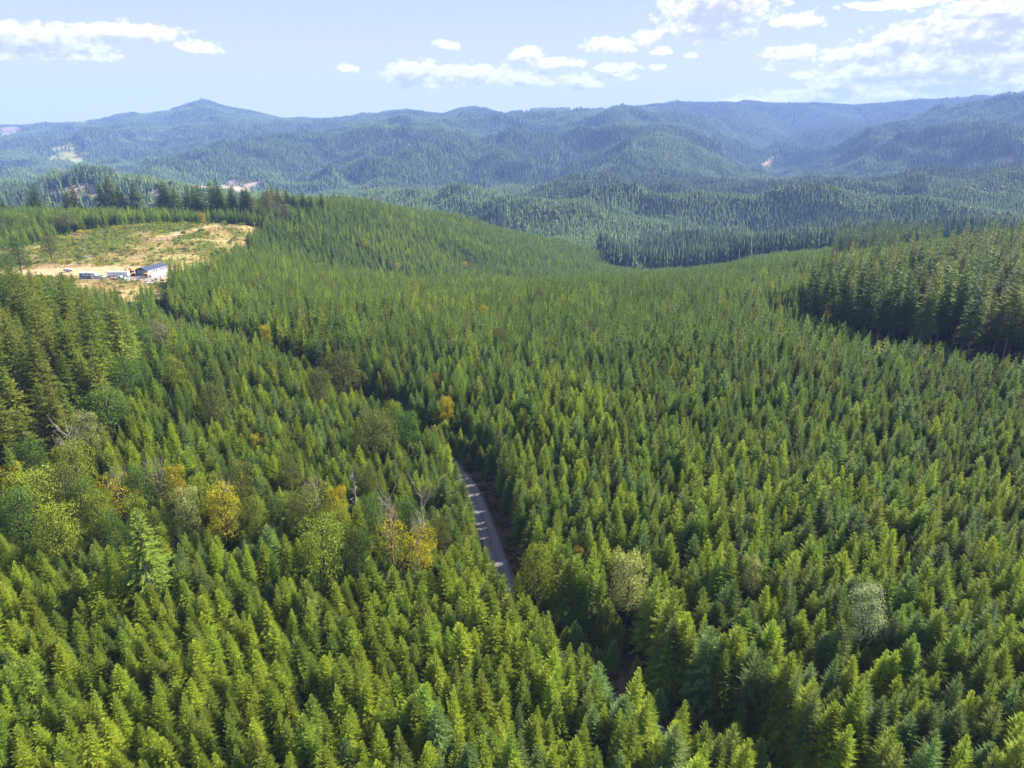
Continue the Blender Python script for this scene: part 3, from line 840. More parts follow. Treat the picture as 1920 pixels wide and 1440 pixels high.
def place_old():
    old_in = []
    lab = 'tall old conifer', 'tall old conifers'
    def put(x, y, i, tone, sc, grp, wide=1.0, bark='bark', note=None):
        tree('tall_conifer', 'm', i, tone, x, y, sc, lab[0], lab[1], 'conifer', grp, wide=wide, bark=bark, note=note)
    g = np.random.default_rng(5)
    X, Y = poly_scatter(TALL_LEFT, 7.0, 31)
    nl = 0
    for x, y in zip(X, Y):
        u, v = to_px(x, y, 25)
        if u < -120: continue
        if any((x - a) ** 2 + (y - b) ** 2 < (r * .7) ** 2 for a, b, r in SPECIAL): continue
        hgt = g.uniform(.62, 1.06) * (0.80 if y < 150 else 1.0)
        zg = hz(x, y)
        while to_px(x, y, zg + 30 * hgt)[1] < np.interp(u, [0, 40, 60, 130, 150, 180, 215, 240, 330], [492, 488, 508, 512, 537, 545, 560, 585, 590]) and hgt > .2: hgt -= .03
        put(x, y, int(g.integers(5)), MT[int(g.choice(3, p=(.12, .5, .38)))][0], hgt, 'tall conifers standing along the left side')
        nl += 1
    X, Y = poly_scatter(TALL_RIGHT, 8.0, 32)
    nr = 0; rest = []
    for x, y in sorted(zip(X, Y), key=lambda p: math.hypot(*p)):
        u, v = to_px(x, y, 20)
        if u > 2050: rest.append((x, y)); continue
        if nr < 150:
            sc = g.uniform(.70, 1.05) * (1 - 0.1 * (y > 370)) * (0.78 + 0.22 * min(1, (x - 100) / 60))
            i = int(g.choice([2, 3, 0])) if y < 275 else int(g.integers(5))
            put(x, y, i, MT[int(g.choice(3, p=(.72, .08, .20)))][0], sc, 'tall conifers in the stand on the right', bark='pale_bark', wide=1.12)
            nr += 1
        else: rest.append((x, y))
    # hilltop row above the clearing: individual tall trees (u, v_top, height)
    hill = [(22,372,20),(48,352,27),(66,344,30),(62,400,18),(118,352,25),(140,346,27),(172,340,28),(192,328,33),(206,345,24),(240,338,28),(228,360,20),(300,344,24),(318,340,26),(333,352,18),(350,345,22),(362,342,24),(375,348,20),(388,336,28),(400,345,22),(412,334,28),(428,346,22),(440,350,18),(455,352,18),(466,348,20),(500,345,26),(510,350,22),(522,344,27),(530,352,22),(545,350,22),(556,356,18),(572,354,20),(585,360,18),(600,362,16),(5,365,24),(-20,360,26)]
    for u, v, h_ in hill:
        s_, e_ = px_dir(u, v)
        Y_ = 625.0 if u < 500 else 680.0
        hgt = CAMZ + e_ * Y_ - hz(s_ * Y_, Y_)
        hgt = max(12, min(38, hgt))
        put(s_ * Y_, Y_ + random.uniform(-12, 12), int(g.integers(5)), MT[int(g.choice(3, p=(.4, .3, .3)))][0], hgt / 30, 'tall conifers on the hilltop behind the clearing', wide=1.95)
    for u, v, h_, i_ in ((18,690,23,0), (58,640,26,4), (128,605,26,1), (28,765,20,3), (84,716,22,1), (150,655,22,0), (-15,720,24,1), (186,628,21,4), (12,835,18,1)):
        x, y = top_at(u, v, h_)
        put(x, y, i_, MT[int(g.choice(3, p=(.12, .5, .38)))][0], h_ / 30, 'tall conifers standing along the left side', wide=1.25)
        SPECIAL.append((x, y, 2.5))
    # single old trees
    x, y = top_at(250, 955, 19); put(x, y, 0, 'mid green', 19 / 30, 'single old conifers', wide=1.5, bark='pale_bark', note='old green conifer with a broken bare lower trunk amid the bottom left young firs')
    SPECIAL.append((x, y, 3.0)); global OLD_TREE; OLD_TREE = (x, y)
    x, y = ground_at(468, 480); put(x, y, 0, 'dark green', 0.52, 'single old conifers', wide=1.5, note='lone ragged dark conifer at the right edge of the dry clearing')
    x, y = top_at(863, 402, 16); put(x, y, 4, 'dark green', 0.55, 'single old conifers', note='lone dark conifer rising above the fir slope at the valley edge')
    x, y = top_at(560, 385, 22); put(x, y, 2, 'dark green', 0.75, 'single old conifers', wide=1.2, note='dark bare-stemmed conifer at the corner where clearing meets fir slope')
    return rest

def place_dead():
    def dead(name, me, x, y, sc, label, cat, mat=None):
        o = obj(name, me); o.location = (x, y, hz(x, y) - .1); o.scale = (sc,) * 3
        props(o, label, cat)
        SPECIAL.append((x, y, 1.6))
    mk = lambda s, h=13, **k: np_mesh('dead_tree', *bare_tree(h, s, **k), mats=[M['dead_wood']], smooth=True)
    for j, (u, v, h_, kw, lab) in enumerate([
        (126, 812, 16, dict(fork=True, spread=.2, up=.9), 'bare grey forked dead tree above the maple on the left'),
        (466, 742, 11, dict(n=8, spread=.04), 'thin bare dead pole standing among dense firs in the left middle'),
        (660, 880, 14, dict(n=60, spread=.13), 'grey dead fir with drooping twigs right of the golden maple'),
        (412, 888, 13, dict(fork=True, spread=.14, up=1.2, n=20), 'bare pale branches above the golden yellow tree on the left'),
        (727, 925, 15, dict(fork=True, spread=.15, up=1.1, n=30), 'bare brown branches above the sparse golden tree left of the road'),
        (788, 915, 15, dict(fork=True, spread=.17, up=1.1, n=30), 'forked bare dead tree nearest the road bend on its left'),
        (310, 612, 13, dict(fork=True, spread=.16, up=.9, n=22), 'pale dead tree leaning beside the dark trees below the clearing'),
        (1040, 558, 10, dict(n=18, spread=.06), 'small pale dead stem in the middle of the fir plateau')]):
        x, y = top_at(u, v, h_)
        dead('dead_tree', mk(500 + j, h_, **kw), x, y, 1.0, lab, 'dead tree')
    for (u, v, matn, lab) in ((1645, 930, 'dead_grey', 'grey dead fir among green firs on the right'), (1771, 925, 'dead_red', 'rust-red dying fir among green firs on the right')):
        x, y = top_at(u, v, 11)
        o = empty('dead_fir', (x, y, hz(x, y) - .1)); props(o, lab, 'fir')
        lv = conifer(11, 1.5, 77, gap=.6, per=5, step=.34, wtw=.07, tl=.3, elev=(5, 50), ragged=.3, clump=.25)
        obj('crown', crown_mesh('dead_fir_crown', lv[1], M[matn]), o); obj('trunk', trunk_mesh('dead_fir_trunk', lv[0], M['dead_wood']), o)
        SPECIAL.append((x, y, 2.2))

place_broad()
REST_OLD = place_old()
place_dead()
# broken trunk of the old tree: bare bent stem with stubs
SP_ARR = np.array(SPECIAL)

# fir plantation
def plantation_points():
    g = np.random.default_rng(17)
    pts = []
    for (r0, r1, sp) in ((45, 130, 2.85), (130, 200, 3.0), (200, 450, 3.35), (450, 1000, 3.55)):
        xs = np.arange(-0.98 * r1, 0.98 * r1, sp); ys = np.arange(30, r1, sp * 0.92)
        X, Y = np.meshgrid(xs, ys); X = X + (np.arange(len(ys)) % 2)[:, None] * sp / 2
        X = X.ravel(); Y = Y.ravel()
        th = 0.35
        X, Y = X + g.uniform(-.36, .36, X.size) * sp, Y + g.uniform(-.36, .36, Y.size) * sp
        rr = np.hypot(X, Y)
        m = (rr >= r0) & (rr < r1) & (Y > 42) & (np.abs(X) < 0.92 * Y + 30)
        pts.append(np.stack([X[m], Y[m]], 1))
    P = np.concatenate(pts)
    x, y = P[:, 0], P[:, 1]
    cwx, cwy = x + 14 * fbm(x / 25, y / 25, 2, 83), y + 14 * fbm(x / 25, y / 25, 2, 84)
    keep = ~(in_poly(cwx, cwy, CLEAR) & in_poly(x, y, CLEAR)) & ~in_poly(x, y, CUT_NEAR)
    # road corridor: wider on its right (brown verge), canopy closes over it beyond the bend
    d = dist_path(x, y, ROAD)
    T = ROAD; side = np.zeros(len(x)); best = np.full(len(x), 1e9)
    for i in range(len(T) - 1):
        mx, my = (T[i] + T[i + 1]) / 2
        dd = np.hypot(x - mx, y - my); b = dd < best
        v = T[i + 1] - T[i]
        sgn = np.sign((x - mx) * v[1] - (y - my) * v[0])
        side[b] = sgn[b]; best[b] = dd[b]
    wl = np.where(side > 0, 6.0, 3.5)
    wl = np.where(y > 158, np.where(side > 0, 8.8, 2.6), wl); wl = np.where(y > 270, 2.6, wl); wl = np.where(y < 99, np.where(side > 0, 7.6, 1.6), wl)
    keep &= d > wl + vnoise(x / 9, y / 9, 8) * 1.0
    keep &= ~in_poly(x, y, TALL_LEFT) & ~in_poly(x, y, TALL_RIGHT)
    keep &= ~in_poly(x, y, DARK_STAND)
    for a, b, r in SPECIAL: keep &= (x - a) ** 2 + (y - b) ** 2 > r * r
    keep &= np.hypot(x - PAD[0], y - PAD[1]) > 20
    # valley beyond the second slope is far forest
    keep &= np.hypot(x, y) < 1000
    keep &= ~((y > 825 + 40 * vnoise(x / 40, y / 40, 12)) & (x / y > (1130 - 960) / F / .97))
    keep &= ~((y > 690) & (x / y < (500 - 960) / F / .97))
    # a few gaps
    gap = fbm(x / 26, y / 26, 3, 41)
    keep &= ~((gap > 0.58) & (g.random(len(x)) < .6))
    keep &= g.random(len(x)) > 0.02
    P = P[keep]
    return P
PL = plantation_points()
PLZ = height(PL[:, 0], PL[:, 1])
def plant_height(x, y):
    base = 0.84 + 0.32 * fbm(x / 60, y / 60, 2, 51)
    hill = sm((np.hypot(x, y) - 560) / 120) * 0.08 + 0.08 * np.exp(-((np.hypot(x, y) - 290) / 120) ** 2)
    left = np.where((x < -40) & (y > 480) & (y < 720) , 0.0, 0)
    return base + hill + left
gp = np.random.default_rng(23)
PS = plant_height(PL[:, 0], PL[:, 1]) * np.clip(gp.normal(1.0, 0.12, len(PL)), .55, 1.32)
# firs beside the road made taller to shade and hide it
rd_ = dist_path(PL[:, 0], PL[:, 1], ROAD); PS = PS * np.where((rd_ < 12) & (PL[:, 1] < 180), np.where(PL[:, 1] < 101, 1.32, 1.12), 1.0)
fd_ = dist_path(PL[:, 0], PL[:, 1], np.array(TALL_RIGHT[:6])); PS = PS * np.where(fd_ < 18, .62, 1.0)
ut_, vt_ = to_px(PL[:, 0], PL[:, 1], PLZ + PS * H0)
ok_ = ~((ut_ > 130) & (ut_ < 312) & (vt_ < 531) & (PL[:, 1] < 388))
PL, PLZ, PS = PL[ok_], PLZ[ok_], PS[ok_]
near_d = np.hypot(np.hypot(PL[:, 0], PL[:, 1]), CAMZ - 8)
TONE_P = np.array([.26, .28, .14, .20, .12])
def tones(x, y, g):
    n = fbm(x / 45, y / 45, 2, 61)
    # brighter tones nearest the camera and on the left, deeper ones farther off
    f = np.clip((220 - np.hypot(x, y)) / 140, 0, 1)
    r = g.random(len(x)) + n * 0.55 - (f - 0.5) * 0.72 + np.clip(x / 300, -.15, .2)
    cuts = np.array([0.26, 0.56, 0.64, 0.84])
    t = np.searchsorted(cuts, r)
    return np.array([0, 1, 3, 2, 4])[np.clip(t, 0, 4)]
PT = tones(PL[:, 0], PL[:, 1], gp)
U, Vv = to_px(PL[:, 0], PL[:, 1], PLZ + PS * H0 * 0.9)
Ub, Vb = to_px(PL[:, 0], PL[:, 1], PLZ + PS * H0 * 0.55)
inview = (U > 5) & (U < 1915) & (Vv < 1425) & (Vb < 1440 + 60)
order = np.argsort(np.where(inview, near_d, 1e9))
NEAR_IDX = order[:300]
is_near = np.zeros(len(PL), bool); is_near[NEAR_IDX] = True
for k in NEAR_IDX:
    x, y = PL[k]
    i = int(gp.integers(6)); tone = YT[PT[k]][0]
    tree('young_fir', 'y', i, tone, x, y, float(PS[k]), 'young fir', 'young firs', 'fir', 'young plantation firs nearest the camera', wide=float(gp.uniform(.84, 1.3)))

# ---- stuff made of instances
def scatter_object(name, pts, scale, rot, idx, sources, label):
    """pts (n,3), scale (n,3), rot (n,) about Z, idx (n,) into sources -> one object of kind stuff"""
    me = bpy.data.meshes.new(name)
    me.vertices.add(len(pts)); me.vertices.foreach_set('co', np.asarray(pts, np.float32).ravel())
    a = me.attributes.new('sc', 'FLOAT_VECTOR', 'POINT'); a.data.foreach_set('vector', np.asarray(scale, np.float32).ravel())
    a = me.attributes.new('rot', 'FLOAT_VECTOR', 'POINT')
    rv = np.zeros((len(pts), 3), np.float32); rv[:, 2] = rot; lean_ = np.random.default_rng(2).normal(0, .03, (len(pts), 2)); rv[:, :2] = lean_
    a.data.foreach_set('vector', rv.ravel())
    a = me.attributes.new('pick', 'INT', 'POINT'); a.data.foreach_set('value', np.asarray(idx, np.int32))
    o = link(bpy.data.objects.new(name, me))
    coll = bpy.data.collections.new(name + '_kinds')
    for k, s in enumerate(sources):
        so = bpy.data.objects.new('%s_kind_%03d' % (name, k), s); coll.objects.link(so)
    ng = bpy.data.node_groups.new(name, 'GeometryNodeTree')
    ng.interface.new_socket('Geometry', in_out='INPUT', socket_type='NodeSocketGeometry')
    ng.interface.new_socket('Geometry', in_out='OUTPUT', socket_type='NodeSocketGeometry')
    N = ng.nodes.new; Lk = ng.links.new
    gi, go = N('NodeGroupInput'), N('NodeGroupOutput')
    ci = N('GeometryNodeCollectionInfo'); ci.inputs['Collection'].default_value = coll
    ci.inputs['Separate Children'].default_value = True; ci.inputs['Reset Children'].default_value = True
    iop = N('GeometryNodeInstanceOnPoints')
    def na(nm, t):
        n = N('GeometryNodeInputNamedAttribute'); n.data_type = t; n.inputs['Name'].default_value = nm
        return n.outputs['Attribute']
    Lk(gi.outputs[0], iop.inputs['Points']); Lk(ci.outputs[0], iop.inputs['Instance'])
    iop.inputs['Pick Instance'].default_value = True
    Lk(na('pick', 'INT'), iop.inputs['Instance Index'])
    e2r = N('FunctionNodeEulerToRotation'); Lk(na('rot', 'FLOAT_VECTOR'), e2r.inputs[0]); Lk(e2r.outputs[0], iop.inputs['Rotation'])
    Lk(na('sc', 'FLOAT_VECTOR'), iop.inputs['Scale'])
    Lk(iop.outputs[0], go.inputs[0])
    md = o.modifiers.new('scatter', 'NODES'); md.node_group = ng
    props(o, label, kind='stuff')
    return o

def build_plantation():
    g = np.random.default_rng(29)
    m = ~is_near
    P, Zp, S, T_ = PL[m], PLZ[m], PS[m], PT[m]
    d = np.hypot(P[:, 0], P[:, 1])
    src = []
    for i in range(6):
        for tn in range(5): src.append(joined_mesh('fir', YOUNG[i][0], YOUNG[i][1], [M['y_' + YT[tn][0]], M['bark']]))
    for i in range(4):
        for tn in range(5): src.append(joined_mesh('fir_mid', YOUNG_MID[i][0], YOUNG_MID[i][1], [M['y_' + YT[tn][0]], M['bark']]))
    hi = d < 235
    idx = np.where(hi, g.integers(0, 6, len(P)) * 5 + T_, 30 + g.integers(0, 4, len(P)) * 5 + T_)
    wd = g.uniform(.84, 1.3, len(P)) * np.where(d > 560, 1.15, 1.0)
    # smaller suppressed firs and bushes filling the gaps near the camera
    n0 = len(P); k = g.choice(np.nonzero(d < 300)[0], 3800)
    F_ = P[k] + g.normal(0, 1.0, (len(k), 2)) + np.array([1.5, 0])
    okf = (dist_path(F_[:, 0], F_[:, 1], ROAD) > np.where((F_[:, 1] < 165) & (F_[:, 1] > 100), 6.0, 2.9)) & ~in_poly(F_[:, 0], F_[:, 1], CLEAR) & ~in_poly(F_[:, 0], F_[:, 1], TALL_RIGHT)
    F_ = F_[okf]
    q_ = np.linspace(0, len(ROAD) - 1, 700).astype(int); lo = ROAD[q_]; lo = lo[(lo[:, 1] < 101) | (lo[:, 1] > 160)]; lo = np.repeat(lo, 2, 0) + g.normal(0, 4.0, (2 * len(lo), 2))
    F_ = np.concatenate([F_, lo[(dist_path(lo[:, 0], lo[:, 1], ROAD) > 2.9) & ~in_poly(lo[:, 0], lo[:, 1], CLEAR)]])
    for a, b, r in SPECIAL:      # low bushes between the broadleaf trees
        F_ = np.concatenate([F_, np.stack([a + g.uniform(-r, r, 7), b + g.uniform(-r, r, 7)], 1)]) if b < 300 and dist_path(np.array([a]), np.array([b]), ROAD)[0] > 9 else F_
    P = np.concatenate([P, F_]); Zp = np.concatenate([Zp, height(F_[:, 0], F_[:, 1])]); S = np.concatenate([S, g.uniform(.28, .62, len(F_))])
    idx = np.concatenate([idx, g.integers(0, 30, len(F_))]); wd = np.concatenate([wd, g.uniform(1.1, 1.7, len(F_))])
    scatter_object('fir_plantation', np.stack([P[:, 0], P[:, 1], Zp - .1], 1), np.stack([S * wd, S * wd, S], 1), g.uniform(0, 6.28, len(P)), idx, src, 'dense plantation of young green firs covering the plateau and slopes')
    print('plantation', len(P), 'near', hi.sum())
build_plantation()

# ---- far forest
def cone_tree(h, r, seed, tiers=4, n=7):
    g = np.random.default_rng(seed)
    V_, Q, T_ = [], [], []
    for k in range(tiers):
        z1 = h * (1 - 0.02) if k == tiers - 1 else h * (0.30 + 0.62 * (k + 1) / tiers) + g.uniform(-.02, .02) * h
        z0 = h * (0.08 + 0.80 * k / tiers)
        rr = r * (1 - k / tiers) ** .8
        base = len(V_)
        V_.append((g.normal(0, .03) * r, g.normal(0, .03) * r, z1)); T_.append(1.0)
        ph = g.uniform(0, 6)
        for j in range(n):
            a = ph + 6.2832 * j / n; q = rr * g.uniform(.65, 1.15)
            V_.append((math.cos(a) * q, math.sin(a) * q, z0 + g.uniform(-.04, .04) * h)); T_.append(g.uniform(0, .8))
        for j in range(n): Q.append((base, base + 1 + j, base + 1 + (j + 1) % n))
    return np.array(V_), np.array(Q), np.array(T_)
def blob_tree(h, r, seed):
    g = np.random.default_rng(seed)
    lv = Leaves(); n = 60
    d = g.normal(0, 1, (n, 3)); d /= np.linalg.norm(d, axis=1)[:, None]; d[:, 2] = np.abs(d[:, 2])
    p = np.array([0, 0, h * .45]) + d * np.array([r, r, h * .5]) * g.uniform(.7, 1, n)[:, None]
    t1 = np.cross(d, g.normal(0, 1, (n, 3))); t1 /= np.linalg.norm(t1, axis=1)[:, None]
    lv.add(p, t1 * r * .9, np.cross(d, t1), np.full(n, r * .4), g.uniform(0, 1, n))
    return lv.get()
def build_far():
    g = np.random.default_rng(43)
    # running horizon in depth for each column, to leave out what the hills hide
    ns = 700
    sg = np.linspace(-0.95, 0.95, ns)
    Yg = np.concatenate([np.arange(300, 1100, 8.0), np.geomspace(1100, 8200, 420)])
    SG, YG = np.meshgrid(sg, Yg, indexing='ij')
    E = (height((SG * YG).ravel(), YG.ravel()).reshape(SG.shape) - CAMZ) / YG
    RM = np.maximum.accumulate(E, axis=1)
    P = []
    for (r0, r1, sp) in ((700, 1500, 5.0), (1500, 2600, 5.8), (2600, 4200, 8.2), (4200, 6800, 11.0)):
        xs = np.arange(-0.9 * r1, 0.9 * r1, sp); ys = np.arange(r0 * .6, r1, sp)
        X, Y = np.meshgrid(xs, ys); X = X.ravel() + g.uniform(-.45, .45, X.size) * sp; Y = Y.ravel() + g.uniform(-.45, .45, Y.size) * sp
        rr = np.hypot(X, Y)
        m = (rr >= r0) & (rr < r1) & (np.abs(X) < .86 * Y)
        P.append(np.stack([X[m], Y[m], np.full(m.sum(), sp)], 1))
    P = np.concatenate(P)
    x, y, sp = P.T
    rr = np.hypot(x, y)
    # beyond the plantation only
    keep = (rr >= 1000) | ((y > 835) & (x / y > (1130 - 960) / F / .97))
    z = height(x, y)
    # forest age
    age = fbm(x / 480, y / 480, 4, 71) + 0.25 * ridged(x / 900, y / 900, 2, 72)
    mature = sm((age - np.where(rr < 2500, np.where(x / y < .12, 0.36, 0.24), 0.0)) / 0.08)
    # creek band of tall trees in the valley in front
    band = (rr < 1180 + 420 * fbm(x / 160, y / 160, 3, 77)) & (x / y > .12)
    mature = np.where(band, np.maximum(mature, sm((fbm(x / 70, y / 70, 2, 73) + .30) / .1)), mature)
    hgt = (11 + (15 + 6 * band) * mature) * g.uniform(.75, 1.25, len(x))
    si = np.clip(((x / y) + .95) / 1.9 * (ns - 1), 0, ns - 1).astype(int)
    yi = np.clip(np.searchsorted(Yg, y * 0.985) - 1, 0, len(Yg) - 1)
    etop = (z + hgt - CAMZ) / y
    keep &= etop > RM[si, yi] - 0.0012
    # thinning on clearcuts
    wx, wy = x + 60 * fbm(x / 90, y / 90, 3, 81), y + 60 * fbm(x / 90, y / 90, 3, 82)
    for C in CUT_FAR: keep &= ~(in_poly(wx, wy, C) & (g.random(len(x)) < .9))
    keep &= g.random(len(x)) > 0.02
    dark_skyline = (y > 5700) & (np.abs(x / y - (1032 - 960) / F / 1.07) < .026)
    hgt = np.where(dark_skyline, 36 * g.uniform(.3, 1.25, len(x)), hgt)
    pk = (y > 5600) & (np.abs(x / y - (385 - 960) / F / 1.07) < .020)
    hgt = np.where(pk, hgt + 20 * g.uniform(.2, 1.2, len(x)) * np.exp(-((x / y - (385 - 960) / F / 1.07) / .011) ** 2), hgt)
    x, y, z, hgt, mature, sp, rr = (a[keep] for a in (x, y, z, hgt, mature, sp, rr))
    n = len(x)
    src = []
    for i in range(4):
        v, q, t = cone_tree(10, 2.0, 600 + i, 4, 7)
        for c in range(4): src.append(np_mesh('far_fir', v, tris=q, tint=t, mats=[M['f%d' % c]]))
    v, q, t = blob_tree(10, 4.0, 610); src.append(np_mesh('far_leafy', v, q, tint=t, mats=[M['far_leaf']]))
    tone = np.where(mature > .5, g.choice([3, 1, 0], len(x), p=(.45, .42, .13)), g.choice([0, 2, 1], len(x), p=(.5, .35, .15)))
    idx = g.integers(0, 4, n) * 4 + tone
    leafy = (g.random(n) < .012) | ((g.random(n) < .12) & (fbm(x / 150, y / 150, 2, 74) > .30) & (rr < 2600))
    idx = np.where(leafy, 16, idx)
    s = hgt / 10
    w_ = s * np.where(mature > .5, 1.1, 1.5) * (sp / 7.5) ** .55
    w_ = np.minimum(w_, sp * .38)
    s = np.where(leafy, np.minimum(s, 1.3), s); w_ = np.where(leafy, 1.1, w_)
    # second part: the old stands behind, near
    REST = np.array(REST_OLD).reshape(-1, 2)
    DX, DY = poly_scatter(DARK_STAND, 7.0, 33)
    src += [joined_mesh('old_mid', t_[0], t_[1], [M['m_' + MT[c][0]], M['pale_bark']]) for t_ in OLD_MID for c in range(3)]
    ex = np.concatenate([REST[:, 0], DX]); ey = np.concatenate([REST[:, 1], DY])
    ez = height(ex, ey); es = g.uniform(.72, .95, len(ex)); es[len(REST):] *= 1.12
    eidx = 17 + g.integers(0, 9, len(ex)); eidx[len(REST):] = 17 + g.integers(0, 3, len(DX)) * 3
    px = np.concatenate([x, ex]); py = np.concatenate([y, ey]); pz = np.concatenate([z - .3, ez])
    S = np.concatenate([np.stack([w_, w_, s], 1), np.stack([es, es, es], 1)])
    I = np.concatenate([idx, eidx])
    scatter_object('far_forest', np.stack([px, py, pz], 1), S, g.uniform(0, 6.28, len(px)), I, src, 'blue-green conifer forest covering the far hills and valley')
    print('far', n)
build_far()


# ------------------------------------------------------------------ workshop and vehicles
def bm_box(bm, c, s, rz=0.0, bevel=0.0):
    g = bmesh.ops.create_cube(bm, size=1.0, matrix=Matrix.Translation(c) @ Matrix.Rotation(rz, 4, 'Z') @ Matrix.Diagonal((*s, 1)))
    if bevel:
        es = list({e for v in g['verts'] for e in v.link_edges})
        bmesh.ops.bevel(bm, geom=es, offset=bevel, segments=2, affect='EDGES', profile=.6)
def bm_prism(bm, prof, x0, x1, axis='x'):
    """profile in the (y, z) plane pushed along x (or (x, z) along y)"""
    def P(a, b, t): return (t, a, b) if axis == 'x' else (a, t, b)
    v0 = [bm.verts.new(P(a, b, x0)) for a, b in prof]; v1 = [bm.verts.new(P(a, b, x1)) for a, b in prof]
    n = len(prof)
    bm.faces.new(v0[::-1]); bm.faces.new(v1)
    for i in range(n): bm.faces.new((v0[i], v0[(i + 1) % n], v1[(i + 1) % n], v1[i]))
    bmesh.ops.recalc_face_normals(bm, faces=bm.faces)
def bm_wheel(bm, c, r, w, axis='y'):
    m = Matrix.Translation(c) @ (Matrix.Rotation(math.pi / 2, 4, 'X') if axis == 'y' else Matrix.Rotation(math.pi / 2, 4, 'Y'))
    bmesh.ops.create_cone(bm, cap_ends=True, segments=16, radius1=r, radius2=r, depth=w, matrix=m)
def part(name, parent, mat, fn, smooth=False):
    bm = bmesh.new(); fn(bm)
    me = bpy.data.meshes.new(name); bm.to_mesh(me); bm.free()
    me.materials.append(mat)
    return link(bpy.data.objects.new(name, me), parent)

M['white_metal'] = plain('white painted steel', (0.50, 0.50, 0.53), 0.5, 0.4, namt=.05)
M['door_white'] = plain('white door panels', (0.46, 0.455, 0.47), 0.5, 0.4, namt=.04)
M['roof_metal'] = plain('blue grey roof metal', (0.085, 0.105, 0.16), 0.42, 0.5, metal=.25, namt=.08)
M['gable_shade_and_arm'] = plain('gable shade and dark arm', (0.045, 0.042, 0.055), 0.7, 0.3, namt=.2)  # gable's shadow put into its colour; the excavator arm uses it too
M['wood_post'] = plain('brown posts', (0.10, 0.05, 0.035), 0.8, 0.2)
M['glass'] = plain('dark glass', (0.02, 0.025, 0.035), 0.08, 0.6, namt=.02)
M['paint_white'] = plain('white vehicle paint', (0.62, 0.62, 0.64), 0.25, 0.5, namt=.03)
M['paint_blue'] = plain('dark blue stripe', (0.05, 0.09, 0.24), 0.35, 0.5, namt=.05)
M['tyre'] = plain('tyre rubber', (0.02, 0.02, 0.022), 0.85, 0.2)
M['yellow'] = plain('yellow machine paint', (0.66, 0.38, 0.03), 0.4, 0.5)
M['orange'] = plain('orange machine paint', (0.60, 0.22, 0.04), 0.4, 0.5)
M['black'] = plain('black plastic', (0.02, 0.02, 0.025), 0.5, 0.4)
M['concrete'] = plain('concrete slab', (0.34, 0.31, 0.29), 0.9, 0.1)
M['steel'] = plain('galvanised steel', (0.42, 0.42, 0.44), 0.4, 0.5, metal=.6)

def build_workshop():
    W, Ln, eave, ridge = 8.3, 15.0, 2.8, 4.2
    # local x: across the front (to the right), local y: away from camera along the long side
    rz = -0.29
    fr = (-197.2, 382.5)
    t = empty('workshop', (fr[0], fr[1], -2.0 + 0.02), rz)
    props(t, 'pale metal workshop with a low blue-grey roof in the dry clearing', 'workshop')
    part('slab', t, M['concrete'], lambda b: bm_box(b, (-W / 2, Ln / 2, 0.08), (W + .6, Ln + .6, .24)))
    wall = M['white_metal']
    def right(b):
        bm_box(b, (-0.06, Ln / 2, eave / 2 + .2), (.12, Ln, eave))
        for k in range(30): bm_box(b, (0.02, .25 + k * .5, eave / 2 + .2), (.05, .09, eave - .02))
    rw = part('wall', t, wall, right)
    part('wall', t, wall, lambda b: bm_box(b, (-W + .06, Ln / 2, eave / 2 + .2), (.12, Ln, eave)))
    part('wall', t, wall, lambda b: bm_prism(b, [(-W + .13, .2), (-.13, .2), (-.13, eave + .2), (-W / 2, ridge + .05), (-W + .13, eave + .2)], Ln - .12, Ln, 'y'))
    part('wall', t, wall, lambda b: bm_prism(b, [(-W + .13, .2), (-.13, .2), (-.13, eave + .1), (-W + .13, eave + .1)], 1.2, 1.32, 'y'))
    part('gable', t, M['gable_shade_and_arm'], lambda b: bm_prism(b, [(-W + .05, eave + .12), (-.05, eave + .12), (-.05, eave + .22), (-W / 2, ridge + .05), (-W + .05, eave + .22)], .02, .16, 'y'))  # front gable coloured dark to stand for the shadow on it
    for x in (-W + .15, -W * .62, -.15): part('post', t, M['wood_post'], lambda b: bm_box(b, (x, .12, eave / 2 + .15), (.24, .24, eave - .08)))
    for x0 in (-W * .81, -W * .31):
        d = part('garage_door', t, M['door_white'], lambda b: [bm_box(b, (x0, 1.16, .24 + .31 + k * .62), (2.8 if x0 < -5 else 4.2, .08, .6), 0, .02) for k in range(4)])
    for k, y in enumerate((4.6, 6.4, 9.8, 11.4, 13.4)):
        wf = part('window', t, M['paint_white'], lambda b: bm_box(b, (.055, y, 1.85), (.08, 1.15, 1.25)))
        part('pane', wf, M['glass'], lambda b: bm_box(b, (.085, y, 1.85), (.06, .9, 1.0)))
    dr = part('door', t, M['paint_white'], lambda b: bm_box(b, (.06, 8.1, 1.3), (.1, 1.0, 2.1)))
    def slope(sgn):
        def f(b):
            o_ = .45; yy0, yy1 = -.5, Ln + .5
            x_e, x_r = sgn * (W / 2 + o_), 0.0
            z_e = eave + .2 - (ridge - eave) / (W / 2) * o_ + .1; z_r = ridge + .3
            n = 36
            th = .08
            bm_prism(b, [(x_e - W / 2, z_e), (x_r - W / 2, z_r), (x_r - W / 2, z_r + th), (x_e - W / 2, z_e + th)], yy0, yy1, 'y')
            for k in range(n):
                y = yy0 + .25 + k * (yy1 - yy0 - .5) / (n - 1)
                bm_prism(b, [(x_e - W / 2, z_e + th), (x_r - W / 2, z_r + th), (x_r - W / 2, z_r + th + .05), (x_e - W / 2, z_e + th + .05)], y - .03, y + .03, 'y')
        return f
    part('roof', t, M['roof_metal'], slope(1)); part('roof', t, M['roof_metal'], slope(-1))
    part('vent', t, M['steel'], lambda b: bm_box(b, (-W * .62, 2.2, ridge + .35), (.4, .4, .7), 0, .04))
    part('gutter', t, M['paint_white'], lambda b: bm_box(b, (.48, Ln / 2, eave + .1), (.12, Ln + .8, .12)))

